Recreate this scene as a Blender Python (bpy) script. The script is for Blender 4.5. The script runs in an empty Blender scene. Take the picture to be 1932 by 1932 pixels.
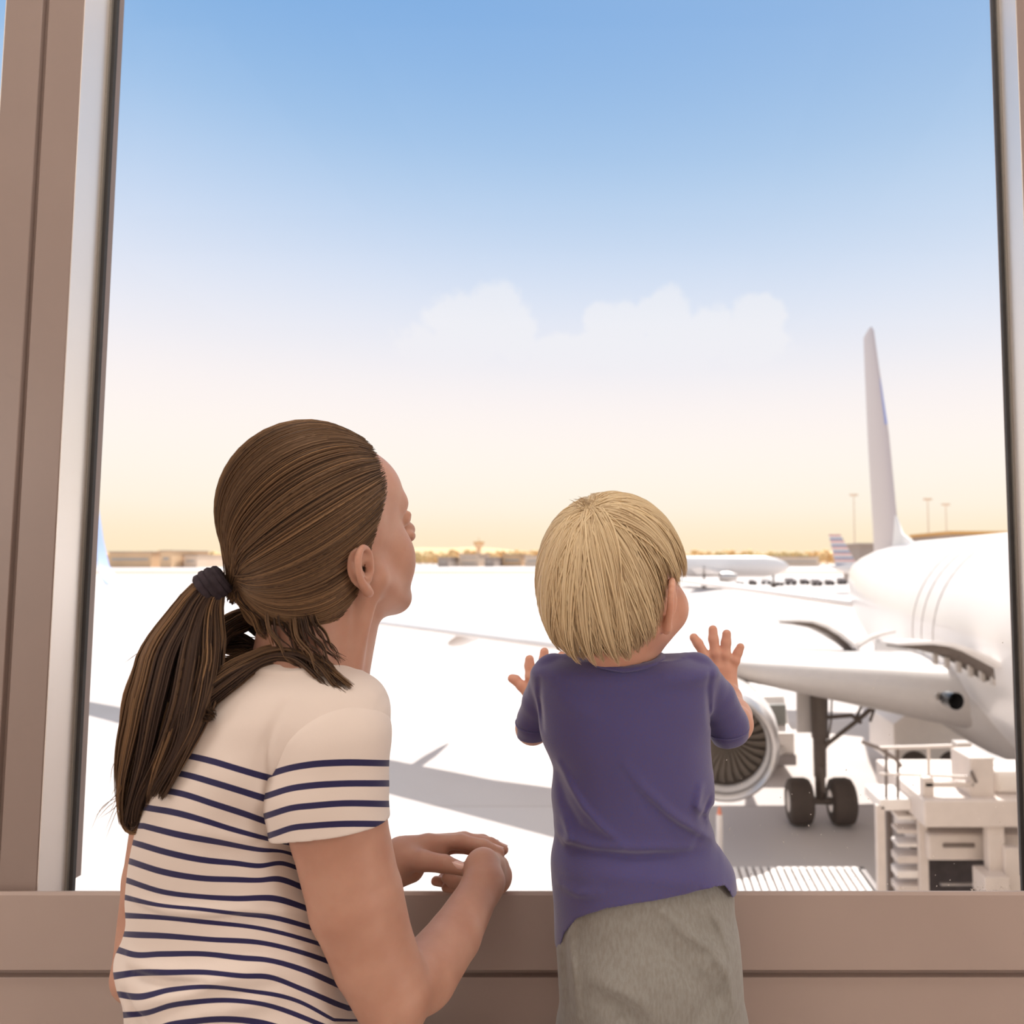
import bpy, bmesh, math, random
import numpy as np
from mathutils import Vector, Matrix

# ------------------------------------------------------------------ camera, sky, sun, exposure
SC = bpy.context.scene
COL = SC.collection
FPX, CX, CY, PITCH = 1358.0, 1207.0, 966.0, math.radians(3.8)
CAMZ = 0.84
TARMAC = CAMZ - 5.0

cam_data = bpy.data.cameras.new('camera')
cam = bpy.data.objects.new('camera', cam_data)
COL.objects.link(cam)
cam.location = (0, 0, CAMZ)
cam.rotation_euler = (math.pi / 2 + PITCH, 0, 0)
cam_data.sensor_fit = 'HORIZONTAL'
cam_data.sensor_width = 36.0
cam_data.lens = FPX / 1932.0 * 36.0
cam_data.shift_x = -(CX - 966.0) / 1932.0
cam_data.clip_start = 0.02
cam_data.clip_end = 5000
cam_data.dof.use_dof = True
cam_data.dof.focus_distance = 0.88
cam_data.dof.aperture_fstop = 5.2
SC.camera = cam

SC.view_settings.view_transform = 'Standard'
SC.view_settings.look = 'None'
SC.view_settings.exposure = 0.0
SC.view_settings.gamma = 1.0
SC.view_settings.use_curve_mapping = False
SC.cycles.max_bounces = 10
SC.cycles.transparent_max_bounces = 16
SC.cycles.sample_clamp_indirect = 6.0
SC.cycles.use_denoising = True


def srgb(r, g, b):
    f = lambda c: (c / 255.0 / 12.92) if c / 255.0 <= 0.04045 else ((c / 255.0 + 0.055) / 1.055) ** 2.4
    return (f(r), f(g), f(b), 1.0)


def make_world():
    w = bpy.data.worlds.new('sky')
    SC.world = w
    w.use_nodes = True
    nt = w.node_tree
    nt.nodes.clear()
    N, L = nt.nodes.new, nt.links.new
    out = N('ShaderNodeOutputWorld')
    bg = N('ShaderNodeBackground')
    L(bg.outputs[0], out.inputs[0])
    tc = N('ShaderNodeTexCoord')
    sep = N('ShaderNodeSeparateXYZ')
    L(tc.outputs['Generated'], sep.inputs[0])
    mr = N('ShaderNodeMapRange')
    mr.inputs['From Min'].default_value = -0.02
    mr.inputs['From Max'].default_value = 1.0
    L(sep.outputs['Z'], mr.inputs['Value'])
    ramp = N('ShaderNodeValToRGB')
    cr = ramp.color_ramp
    cr.interpolation = 'B_SPLINE'
    # elevation (sine) -> colour; overhead the sky is bright thin haze
    stops = [(-0.02, (255, 230, 192)), (0.03, (255, 235, 202)), (0.07, (255, 244, 226)), (0.13, (255, 247, 238)),
             (0.19, (255, 245, 241)), (0.26, (242, 239, 244)), (0.34, (220, 228, 245)), (0.42, (189, 211, 240)),
             (0.50, (152, 191, 232)), (0.60, (112, 166, 224)), (0.68, (108, 163, 223)), (0.78, (215, 215, 220)), (0.9, (244, 236, 230)), (1.0, (244, 236, 230))]
    stops = [((z + 0.02) / 1.02, c) for z, c in stops]
    while len(cr.elements) < len(stops):
        cr.elements.new(0.5)
    for e, (p, c) in zip(cr.elements, stops):
        e.position = p
        e.color = srgb(*c)
    L(mr.outputs[0], ramp.inputs[0])
    # brighter, milkier towards the right of the view (the glow around the sun)
    gl = N('ShaderNodeMapRange')
    gl.inputs['From Min'].default_value = -0.75
    gl.inputs['From Max'].default_value = 0.75
    gl.inputs['To Min'].default_value = 0.0
    gl.inputs['To Max'].default_value = 0.30
    L(sep.outputs['X'], gl.inputs['Value'])
    mixg = N('ShaderNodeMix'); mixg.data_type = 'RGBA'
    L(gl.outputs[0], mixg.inputs['Factor'])
    L(ramp.outputs[0], mixg.inputs[6])
    mixg.inputs[7].default_value = srgb(226, 234, 240)
    gm = N('ShaderNodeMapRange')
    gm.inputs['From Min'].default_value = 0.15
    gm.inputs['From Max'].default_value = 0.45
    L(sep.outputs['Z'], gm.inputs['Value'])
    mixg2 = N('ShaderNodeMix'); mixg2.data_type = 'RGBA'
    L(gm.outputs[0], mixg2.inputs['Factor'])
    L(ramp.outputs[0], mixg2.inputs[6])
    L(mixg.outputs[2], mixg2.inputs[7])
    # two faint cumulus heads low in the sky
    def dirof(px, py):
        p = PX(px, py, 1.0) - Vector((0, 0, CAMZ))
        return p.normalized()
    noise = N('ShaderNodeTexNoise')
    noise.inputs['Scale'].default_value = 17
    noise.inputs['Detail'].default_value = 7
    noise.inputs['Roughness'].default_value = 0.62
    L(tc.outputs['Generated'], noise.inputs['Vector'])
    acc = None
    blobs = [(845, 665, 105, 60), (870, 615, 75, 62), (935, 580, 55, 58), (965, 625, 60, 60), (1080, 668, 90, 48),
             (1165, 625, 72, 62), (1255, 600, 66, 58), (1340, 630, 66, 58), (1430, 600, 62, 54), (1250, 668, 150, 48), (1420, 655, 80, 50)]
    for (bx, by, rw, rh) in blobs:
        d = dirof(bx, by)
        ex = (dirof(bx + rw, by) - d).length
        ez = (dirof(bx, by - rh) - d).length
        sub = N('ShaderNodeVectorMath'); sub.operation = 'SUBTRACT'
        L(tc.outputs['Generated'], sub.inputs[0]); sub.inputs[1].default_value = d
        mul = N('ShaderNodeVectorMath'); mul.operation = 'MULTIPLY'
        L(sub.outputs[0], mul.inputs[0]); mul.inputs[1].default_value = (1 / ex, 0.2 / ex, 1 / ez)
        ln = N('ShaderNodeVectorMath'); ln.operation = 'LENGTH'
        L(mul.outputs[0], ln.inputs[0])
        inv = N('ShaderNodeMath'); inv.operation = 'SUBTRACT'
        inv.inputs[0].default_value = 1.0
        L(ln.outputs['Value'], inv.inputs[1])
        if acc is None:
            acc = inv.outputs[0]
        else:
            mx = N('ShaderNodeMath'); mx.operation = 'SMOOTH_MAX'
            mx.inputs[2].default_value = 0.12
            L(acc, mx.inputs[0]); L(inv.outputs[0], mx.inputs[1])
            acc = mx.outputs[0]
    nm = N('ShaderNodeMath'); nm.operation = 'MULTIPLY_ADD'
    L(noise.outputs['Fac'], nm.inputs[0]); nm.inputs[1].default_value = 1.5; nm.inputs[2].default_value = -0.74
    ad = N('ShaderNodeMath'); ad.operation = 'ADD'
    L(acc, ad.inputs[0]); L(nm.outputs[0], ad.inputs[1])
    cm = N('ShaderNodeMapRange'); cm.interpolation_type = 'SMOOTHSTEP'
    cm.inputs['From Min'].default_value = 0.0
    cm.inputs['From Max'].default_value = 0.30
    cm.inputs['To Max'].default_value = 0.36
    L(ad.outputs[0], cm.inputs['Value'])
    # the cloud base melts into the haze
    fb = N('ShaderNodeMapRange'); fb.interpolation_type = 'SMOOTHSTEP'
    fb.inputs['From Min'].default_value = dirof(1150, 725).z
    fb.inputs['From Max'].default_value = dirof(1150, 610).z
    L(sep.outputs['Z'], fb.inputs['Value'])
    fm = N('ShaderNodeMath'); fm.operation = 'MULTIPLY'
    L(cm.outputs[0], fm.inputs[0]); L(fb.outputs[0], fm.inputs[1])
    mixc = N('ShaderNodeMix'); mixc.data_type = 'RGBA'
    L(fm.outputs[0], mixc.inputs['Factor'])
    L(mixg2.outputs[2], mixc.inputs[6])
    mixc.inputs[7].default_value = srgb(255, 250, 246)
    L(mixc.outputs[2], bg.inputs['Color'])
    # the haze high above the building, close to the sun, is far brighter than the horizon
    zs = N('ShaderNodeMapRange'); zs.interpolation_type = 'SMOOTHSTEP'
    zs.inputs['From Min'].default_value = 0.72; zs.inputs['From Max'].default_value = 0.90
    zs.inputs['To Min'].default_value = 1.02; zs.inputs['To Max'].default_value = 1.5
    L(sep.outputs['Z'], zs.inputs['Value']); L(zs.outputs[0], bg.inputs['Strength'])


def PX(px, py, Y):
    """world point seen at pixel (px, py) of the photograph, Y metres in front of the camera"""
    u = (px - CX) / FPX
    v = (CY - py) / FPX
    c, s = math.cos(PITCH), math.sin(PITCH)
    dy = c - v * s
    dz = s + v * c
    k = Y / dy
    return Vector((u * k, Y, CAMZ + dz * k))


make_world()

sun_data = bpy.data.lights.new('sun', 'SUN')
sun = bpy.data.objects.new('sun', sun_data)
COL.objects.link(sun)
sun_data.energy = 7.0
sun_data.angle = math.radians(0.8)
sun_data.color = (1.0, 0.94, 0.88)
sun_dir = Vector((-0.20, -1.0, -1.15)).normalized()     # the way the light travels
sun.rotation_euler = sun_dir.to_track_quat('-Z', 'Y').to_euler()


def fill_area(x, y, sx, sy, power, col, z=3.14):
    ld = bpy.data.lights.new('fill_light', 'AREA')
    ld.shape = 'RECTANGLE'
    ld.size, ld.size_y = sx, sy
    ld.energy = power
    ld.color = col
    lo = bpy.data.objects.new('fill_light', ld)
    COL.objects.link(lo)
    lo.location = (x, y, z)
    return lo

# ------------------------------------------------------------------ mesh helpers
class MB:
    def __init__(s):
        s.v, s.f, s.m = [], [], []

    def add(s, vs, fs, mi=0):
        o = len(s.v)
        s.v.extend([tuple(p) for p in vs])
        s.f.extend([tuple(i + o for i in f) for f in fs])
        s.m.extend([mi] * len(fs))
        return s

    def box(s, lo, hi, mi=0, M=None):
        (a, b, c), (d, e, f) = lo, hi
        vs = [Vector(p) for p in ((a, b, c), (d, b, c), (d, e, c), (a, e, c), (a, b, f), (d, b, f), (d, e, f), (a, e, f))]
        if M is not None:
            vs = [M @ p for p in vs]
        return s.add(vs, [(0, 3, 2, 1), (4, 5, 6, 7), (0, 1, 5, 4), (1, 2, 6, 5), (2, 3, 7, 6), (3, 0, 4, 7)], mi)

    def loft(s, rings, mi=0, cap=True):
        n = len(rings[0])
        vs = [p for r in rings for p in r]
        fs = []
        for i in range(len(rings) - 1):
            for j in range(n):
                k = (j + 1) % n
                fs.append((i * n + j, i * n + k, (i + 1) * n + k, (i + 1) * n + j))
        if cap:
            fs.append(tuple(range(n))[::-1])
            fs.append(tuple((len(rings) - 1) * n + j for j in range(n)))
        return s.add(vs, fs, mi)

    def tube(s, pts, rad, n=8, mi=0, flat=1.0):
        pts = [Vector(p) for p in pts]
        if not hasattr(rad, '__len__'):
            rad = [rad] * len(pts)
        rings = []
        prev = None
        for i, p in enumerate(pts):
            t = (pts[min(i + 1, len(pts) - 1)] - pts[max(i - 1, 0)]).normalized()
            if prev is None:
                a = Vector((0, 0, 1)) if abs(t.z) < 0.9 else Vector((1, 0, 0))
                u = t.cross(a).normalized()
            else:
                u = (prev - t * prev.dot(t)).normalized()
            prev = u
            w = t.cross(u)
            rings.append([p + (u * math.cos(2 * math.pi * k / n) + w * math.sin(2 * math.pi * k / n) * flat) * rad[i] for k in range(n)])
        return s.loft(rings, mi)

    def cyl(s, a, b, r, n=24, mi=0, r2=None):
        return s.tube([a, b], [r, r if r2 is None else r2], n, mi)

    def revolve(s, prof, M, n=32, mi=0):
        """profile [(x along axis, radius)] turned about the local X axis"""
        rings = [[M @ Vector((x, r * math.cos(2 * math.pi * k / n), r * math.sin(2 * math.pi * k / n))) for k in range(n)] for x, r in prof]
        return s.loft(rings, mi, cap=False)

    def build(s, name, mats, parent=None, smooth=35, bevel=0.0):
        me = bpy.data.meshes.new(name)
        me.from_pydata(s.v, [], s.f)
        if not isinstance(mats, (list, tuple)):
            mats = [mats]
        for m in mats:
            me.materials.append(m)
        me.polygons.foreach_set('material_index', s.m)
        bm = bmesh.new(); bm.from_mesh(me)
        bmesh.ops.recalc_face_normals(bm, faces=bm.faces)
        bm.to_mesh(me); bm.free()
        if smooth:
            me.polygons.foreach_set('use_smooth', [True] * len(me.polygons))
            me.set_sharp_from_angle(angle=math.radians(smooth))
        ob = bpy.data.objects.new(name, me)
        COL.objects.link(ob)
        if parent:
            ob.parent = parent
        if bevel:
            md = ob.modifiers.new('bevel', 'BEVEL')
            md.width = bevel; md.segments = 2; md.limit_method = 'ANGLE'
        return ob


def tag(o, label=None, cat=None, group=None, kind=None):
    if label: o['label'] = label
    if cat: o['category'] = cat
    if group: o['group'] = group
    if kind: o['kind'] = kind
    return o


def empty(name, loc=(0, 0, 0)):
    """parts are built in world coordinates, so the Empty at the base undoes its own shift for them"""
    o = bpy.data.objects.new(name, None)
    o.empty_display_size = 0.1
    COL.objects.link(o)
    o.location = loc
    return o


def seat(root):
    """bind children built in world space to an Empty standing at the thing's base"""
    mi = Matrix.Translation(root.location).inverted()
    for c in root.children:
        c.matrix_parent_inverse = mi


def copy_tree(o, parent=None):
    c = o.copy()
    COL.objects.link(c)
    if parent:
        c.parent = parent
        c.matrix_parent_inverse = o.matrix_parent_inverse.copy()
    for ch in list(o.children):
        copy_tree(ch, c)
    return c


# ------------------------------------------------------------------ materials
def mat(name, col, rough=0.5, metal=0.0, var=0.0, vscale=8.0, bump=0.0, bscale=60.0, sss=0.0, trans=0.0, spec=0.5, coat=0.0, stretch=None, sheen=0.0, col2=None):
    m = bpy.data.materials.new(name)
    m.use_nodes = True
    nt = m.node_tree
    b = nt.nodes['Principled BSDF']
    N, L = nt.nodes.new, nt.links.new
    c = col if len(col) == 4 else tuple(col) + (1,)
    b.inputs['Base Color'].default_value = c
    b.inputs['Roughness'].default_value = rough
    b.inputs['Metallic'].default_value = metal
    b.inputs['Specular IOR Level'].default_value = spec
    b.inputs['Coat Weight'].default_value = coat
    if sheen:
        b.inputs['Sheen Weight'].default_value = sheen
        b.inputs['Sheen Roughness'].default_value = 0.5
    if sss:
        b.inputs['Subsurface Weight'].default_value = sss
        b.inputs['Subsurface Radius'].default_value = (1.0, 0.35, 0.2)
        b.inputs['Subsurface Scale'].default_value = 0.012
    tc = N('ShaderNodeTexCoord')
    mp = N('ShaderNodeMapping')
    L(tc.outputs['Object'], mp.inputs[0])
    if stretch: mp.inputs['Scale'].default_value = stretch
    no = N('ShaderNodeTexNoise')
    no.inputs['Scale'].default_value = vscale
    no.inputs['Detail'].default_value = 5
    L(mp.outputs[0], no.inputs['Vector'])
    rp = N('ShaderNodeMix'); rp.data_type = 'RGBA'
    if col2 is None:
        k = 1 - max(var, 0.015)
        col2 = tuple(x * k for x in c[:3]) + (1,)
    rp.inputs[6].default_value = c
    rp.inputs[7].default_value = col2
    mr = N('ShaderNodeMapRange')
    mr.inputs['From Min'].default_value = 0.35; mr.inputs['From Max'].default_value = 0.65
    L(no.outputs['Fac'], mr.inputs['Value'])
    L(mr.outputs[0], rp.inputs['Factor'])
    L(rp.outputs[2], b.inputs['Base Color'])
    if bump:
        nb = N('ShaderNodeTexNoise')
        nb.inputs['Scale'].default_value = bscale
        nb.inputs['Detail'].default_value = 4
        L(mp.outputs[0], nb.inputs['Vector'])
        bp = N('ShaderNodeBump')
        bp.inputs['Strength'].default_value = bump
        bp.inputs['Distance'].default_value = 0.001
        L(nb.outputs['Fac'], bp.inputs['Height'])
        L(bp.outputs[0], b.inputs['Normal'])
    return m


def glass_mat():
    m = bpy.data.materials.new('window_glass')
    m.use_nodes = True
    nt = m.node_tree; nt.nodes.clear()
    N, L = nt.nodes.new, nt.links.new
    out = N('ShaderNodeOutputMaterial')
    tr = N('ShaderNodeBsdfTransparent'); tr.inputs[0].default_value = (0.995, 0.997, 0.996, 1)
    gl = N('ShaderNodeBsdfGlossy'); gl.inputs['Roughness'].default_value = 0.0
    fr = N('ShaderNodeFresnel'); fr.inputs[0].default_value = 1.12
    mx = N('ShaderNodeMixShader')
    L(fr.outputs[0], mx.inputs[0]); L(tr.outputs[0], mx.inputs[1]); L(gl.outputs[0], mx.inputs[2])
    L(mx.outputs[0], out.inputs[0])
    return m

# ------------------------------------------------------------------ the room and its window wall
DF, DG = 1.10, 1.16            # front face of the mullions, glass
M_frame = mat('mauve_brown_painted_metal', srgb(152, 134, 126), 0.42, var=0.05, vscale=5, bump=0.03, bscale=300)
M_ledge = mat('mauve_ledge_lit', srgb(182, 163, 154), 0.42, var=0.05, vscale=5, bump=0.03, bscale=300)  # paler than the frame: room light on the ledge put into the colour
M_jamb = mat('satin_anodised_reveal', srgb(240, 234, 230), 0.32, metal=0.75, var=0.02)
M_gasket = mat('black_rubber_gasket', srgb(62, 60, 60), 0.6, var=0.15, vscale=40)
M_alu = mat('grey_aluminium_bead', srgb(140, 135, 128), 0.4, metal=0.3)
M_room = mat('terminal_wall_paint', srgb(226, 216, 208), 0.8, var=0.03)
M_floor = mat('terminal_floor_tile', srgb(214, 200, 190), 0.5, var=0.08)
M_ceil = mat('ceiling_panel', srgb(220, 212, 204), 0.9)
M_glass = glass_mat()

XL = PX(68, 1685, DF).x        # left reveal
XR = PX(1918, 0, DF).x      # right reveal
XL2 = PX(12, 0, DF).x          # left edge of the mullion
ZS = PX(900, 1684, 1.085).z    # top edge of the ledge
ZTOP = 2.95
ROOM = (-4.6, 4.2, -5.2, DF)

def struct(name, mb, m, parent=None, bevel=0.0):
    o = mb.build(name, m, parent, bevel=bevel)
    if parent is None: o['kind'] = 'structure'
    return o

x0, x1, y0, y1 = ROOM
struct('floor', MB().box((x0, y0, -0.2), (x1, DG + 0.05, 0)), M_floor)
struct('ceiling', MB().box((x0, y0, 3.2), (x1, DG + 0.05, 3.35)), M_ceil)
struct('wall_back', MB().box((x0, y0 - 0.15, 0), (x1, y0, 3.2)), M_room)
struct('wall_left', MB().box((x0 - 0.15, y0, 0), (x0, DG + 0.05, 3.2)), M_room)
struct('wall_right', MB().box((x1, y0, 0), (x1 + 0.15, DG + 0.05, 3.2)), M_room)
ov = MB().box((x0 - 8, 6.9, CAMZ + 8.45), (x1 + 10, 10.0, CAMZ + 8.8))
for bx in (x0 - 7, x0 + 1, x1 - 1, x1 + 8):
    ov.box((bx, DG + 0.06, CAMZ + 8.5), (bx + .2, 6.9, CAMZ + 8.8))
struct('sun_blocker', ov, M_ceil)   # unseen slab on beams, added to keep direct sun off the people
struct('wall_upper', MB().box((x0 - 3, DG - 0.02, 3.2), (x1 + 5, DG + 0.06, CAMZ + 8.8)), M_room)

# parapet below the glass: ledge board, shadow gap, lower panel
ZG = PX(900, 1834, 1.085).z
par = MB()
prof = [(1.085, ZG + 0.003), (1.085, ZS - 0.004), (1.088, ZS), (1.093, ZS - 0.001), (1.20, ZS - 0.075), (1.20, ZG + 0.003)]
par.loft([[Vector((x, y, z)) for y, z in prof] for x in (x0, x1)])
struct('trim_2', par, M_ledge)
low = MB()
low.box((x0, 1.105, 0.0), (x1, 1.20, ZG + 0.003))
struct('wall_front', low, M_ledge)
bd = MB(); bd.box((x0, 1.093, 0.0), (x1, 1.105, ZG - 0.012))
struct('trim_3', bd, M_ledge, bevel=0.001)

# mullions between the panes (front face with a shadow groove, then the pale reveal)
def mullion(name, xa, xb, groove):
    mb = MB()
    for a, b in ((xa, groove - 0.005), (groove + 0.005, xb)):
        mb.box((a, DF, ZS - 0.02), (b, DF + 0.02, ZTOP))
    mb.box((xa + 0.002, DF + 0.008, ZS - 0.02), (xb - 0.002, DG + 0.03, ZTOP))
    o = struct(name, mb, M_frame, bevel=0.0012)
    return o

wL = XL - XL2
mullion('window_frame_left'.replace('window_frame_left', 'trim_4'), XL2, XL, XL2 + (PX(83, 100, DF).x - PX(8, 100, DF).x))
mullion('trim_5', XR, XR + wL, XR + wL * 0.45)

def window(n, xa, xb):
    fr = MB()
    # pale reveals left/right
    fr.box((xa, DF + 0.001, ZS - 0.06), (xa + 0.0015, DG - 0.002, ZTOP))
    fr.box((xb - 0.0015, DF + 0.001, ZS - 0.06), (xb, DG - 0.002, ZTOP))
    fr.box((xa, DF + 0.001, ZTOP - 0.0015), (xb, DG - 0.002, ZTOP))
    w = fr.build('window_%d' % n, M_jamb); w['kind'] = 'structure'
    g = MB()
    for a, b in ((xa + 0.002, xa + 0.0105), (xb - 0.0105, xb - 0.002)):
        g.box((a, DG - 0.004, ZS - 0.07), (b, DG + 0.002, ZTOP))
    g.build('gasket', M_gasket, w)
    bdm = MB()
    for a, b in ((xa + 0.001, xa + 0.0050), (xb - 0.0050, xb - 0.001)):
        bdm.box((a, DG - 0.0085, ZS - 0.07), (b, DG - 0.004, ZTOP))
    bdm.build('glazing_bead', M_alu, w)
    MB().box((xa + 0.004, DG, ZS - 0.075), (xb - 0.004, DG + 0.006, ZTOP)).build('window_pane', M_glass, w)
    return w

W1 = window(1, XL, XR)
W2 = window(2, max(XL2 - (XR - XL), x0), XL2)
W3 = window(3, XR + wL, x1)
struct('trim_6', MB().box((x0, DF, ZTOP), (x1, DG + 0.05, 3.2)), M_frame)

# dust and scratches low on the pane
rng = random.Random(5)
sp = MB()
for i in range(150):
    if i < 90:
        px, py = rng.uniform(1370, 1900), 1690 - abs(rng.gauss(0, 170))
    else:
        px, py = rng.uniform(1830, 1908), 1682 - abs(rng.gauss(0, 9))
    c = PX(px, py, DG - 0.001)
    r = rng.uniform(0.0003, 0.0007)
    a = rng.uniform(0, 3.1); l = rng.uniform(1, 2.4)
    u = Vector((math.cos(a), 0, math.sin(a))) * r * l; v = Vector((-math.sin(a), 0, math.cos(a))) * r
    sp.add([c - u - v, c + u - v, c + u + v, c - u + v, c - u * .5 + Vector((0, -.0003, 0))], [(0, 1, 2, 3), (0, 4, 1), (2, 4, 3)])
o = sp.build('dust_speck', mat('dust', srgb(235, 228, 220), 0.9), W1, smooth=0)
o['kind'] = 'stuff'

# unseen ceiling panels added as fill (they light the backs of the two people)
def fill_panel(x, y, sx, sy, power, col, label):
    root = empty('ceiling_fill', (x, y, 3.2))
    tag(root, label, 'ceiling light', 'fill panels added on the unseen ceiling')
    MB().box((x - sx / 2 - .03, y - sy / 2 - .03, 3.15), (x + sx / 2 + .03, y + sy / 2 + .03, 3.2)).build('fill_housing', M_ceil, root)
    seat(root)
    fill_area(x, y, sx, sy, power, col)

for k, (lx, ly) in enumerate(((-2.9, -1.5), (-0.2, -1.5), (2.6, -1.5), (-2.9, -3.8), (-0.2, -3.8), (2.6, -3.8))):
    fill_panel(lx, ly, 2.1, 1.7, 6.5, (1.0, 0.94, 0.88), 'added wide flat fill panel on the ceiling, %s row from the window, %s' % (('first', 'second')[k // 3], ('nearest the left wall', 'in the middle', 'nearest the right wall')[k % 3]))

def wall_fill(x, y, z, sgn, power, label):  # unseen panel added to throw side fill on people and ledge
    root = empty('wall_fill', (x, y, z)); tag(root, label, 'wall light', 'fill panels added on the unseen side walls')
    MB().box((min(x, x - sgn * .04), y - .65, z - .65), (max(x, x - sgn * .04), y + .65, z + .65)).build('fill_housing', M_ceil, root, bevel=.01)
    seat(root)
    lo = fill_area(x - sgn * .06, y, 1.2, 1.2, power, (1.0, 0.94, 0.88), z)
    lo.rotation_euler = (0, sgn * math.pi / 2, 0)

wall_fill(x0, -1.2, 1.3, -1, 52, 'added large square fill panel on the left wall behind the camera')
wall_fill(x1, -1.2, 1.3, 1, 52, 'added large square fill panel on the right wall behind the camera')

fill_panel(-0.2, 0.28, 1.5, 0.45, 22, (1.0, 0.93, 0.86), 'added narrow fill panel on the ceiling close to the window, above the two people')  # added out of view for top light on hands, hair and shoulders

# ------------------------------------------------------------------ apron and far field
def concrete():
    m = mat('apron_concrete', srgb(196, 186, 178), 0.85)
    nt = m.node_tree; N, L = nt.nodes.new, nt.links.new
    b = nt.nodes['Principled BSDF']
    tc = N('ShaderNodeTexCoord')
    br = N('ShaderNodeTexBrick')
    br.offset = 0.0
    br.inputs['Scale'].default_value = 1.0
    br.inputs['Brick Width'].default_value = 7.5
    br.inputs['Row Height'].default_value = 7.5
    br.inputs['Mortar Size'].default_value = 0.02
    br.inputs['Color1'].default_value = srgb(198, 190, 186)
    br.inputs['Color2'].default_value = srgb(192, 183, 178)
    br.inputs['Mortar'].default_value = srgb(170, 158, 150)
    L(tc.outputs['Object'], br.inputs['Vector'])
    no = N('ShaderNodeTexNoise'); no.inputs['Scale'].default_value = 0.35; no.inputs['Detail'].default_value = 6
    L(tc.outputs['Object'], no.inputs['Vector'])
    mr = N('ShaderNodeMapRange'); mr.inputs['From Min'].default_value = 0.5; mr.inputs['From Max'].default_value = 0.75
    mr.inputs['To Max'].default_value = 0.35
    L(no.outputs['Fac'], mr.inputs['Value'])
    mx = N('ShaderNodeMix'); mx.data_type = 'RGBA'
    L(mr.outputs[0], mx.inputs['Factor']); L(br.outputs['Color'], mx.inputs[6]); mx.inputs[7].default_value = srgb(172, 160, 150)
    L(mx.outputs[2], b.inputs['Base Color'])
    return m

T = TARMAC
o = MB().box((-900, DG + 0.3, T - 0.3), (1200, 1500, T)).build('ground', concrete()); o['kind'] = 'structure'

M_taxi = mat('taxiway_asphalt', srgb(186, 164, 150), 0.9, var=0.1, vscale=0.05)
tx = MB()
tx.box((-700, 250, T), (900, 330, T + 0.02))
tag(tx.build('taxiway', M_taxi), kind='structure')

M_tan = mat('haze_tan_stucco', srgb(232, 196, 156), 0.9, var=0.15, vscale=0.05)  # tan and cream walls carry the warm horizon haze in their colour
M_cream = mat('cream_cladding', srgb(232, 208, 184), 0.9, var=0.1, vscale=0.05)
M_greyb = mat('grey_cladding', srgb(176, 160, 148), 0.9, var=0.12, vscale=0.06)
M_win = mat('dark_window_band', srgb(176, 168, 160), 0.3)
M_leaf = mat('haze_gold_foliage', srgb(238, 196, 136), 0.9, var=0.2, vscale=0.4)  # pale gold mixes the horizon haze into the leaf colour
M_leaf2 = mat('haze_olive_foliage', srgb(226, 196, 140), 0.9, var=0.2, vscale=0.4)  # lightened for haze as well
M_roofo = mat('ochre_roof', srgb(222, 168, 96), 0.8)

def building(name, px0, px1, pytop, Y, depth, m, label, cat, bands=1, roof=None):
    a = PX(px0, 1060, Y); b = PX(px1, 1060, Y); zt = PX((px0 + px1) / 2, pytop, Y).z
    root = empty(name, ((a.x + b.x) / 2, Y, T))
    tag(root, label, cat, None)
    MB().box((a.x, Y, T), (b.x, Y + depth, zt)).build('wall', m, root)
    h = zt - T
    MB().box((a.x - .5, Y - .5, zt), (b.x + .5, Y + depth, zt + h * 0.06)).build('roof', roof or M_greyb, root)
    for k in range(bands):
        z = T + h * (k + 0.55) / (bands + 0.2)
        MB().box((a.x + 2, Y - 0.1, z), (b.x - 2, Y + 0.02, z + h * 0.16 / bands)).build('window_band', M_win, root)
    seat(root)
    return root

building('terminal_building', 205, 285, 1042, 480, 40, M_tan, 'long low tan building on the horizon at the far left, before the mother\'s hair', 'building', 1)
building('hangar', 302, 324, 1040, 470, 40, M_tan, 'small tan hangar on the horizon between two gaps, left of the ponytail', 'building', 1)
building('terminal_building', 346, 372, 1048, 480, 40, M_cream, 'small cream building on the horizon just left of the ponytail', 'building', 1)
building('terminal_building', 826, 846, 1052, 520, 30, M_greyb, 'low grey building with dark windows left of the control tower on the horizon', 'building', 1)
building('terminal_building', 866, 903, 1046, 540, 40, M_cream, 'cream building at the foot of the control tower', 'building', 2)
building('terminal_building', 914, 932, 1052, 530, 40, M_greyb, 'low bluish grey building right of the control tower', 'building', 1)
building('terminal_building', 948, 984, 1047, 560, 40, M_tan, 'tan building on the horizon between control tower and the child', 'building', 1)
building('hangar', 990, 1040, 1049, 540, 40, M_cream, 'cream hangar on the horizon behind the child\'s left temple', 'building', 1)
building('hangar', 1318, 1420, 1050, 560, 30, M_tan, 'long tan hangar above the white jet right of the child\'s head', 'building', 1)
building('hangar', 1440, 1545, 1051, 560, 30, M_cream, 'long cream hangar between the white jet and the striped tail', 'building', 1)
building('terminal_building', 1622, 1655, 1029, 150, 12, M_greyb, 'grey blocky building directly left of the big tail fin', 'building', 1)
building('hangar', 1795, 1990, 1008, 140, 20, M_greyb, 'flat roofed hangar with ochre roof edge behind the fuselage', 'building', 1, M_roofo)

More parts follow.
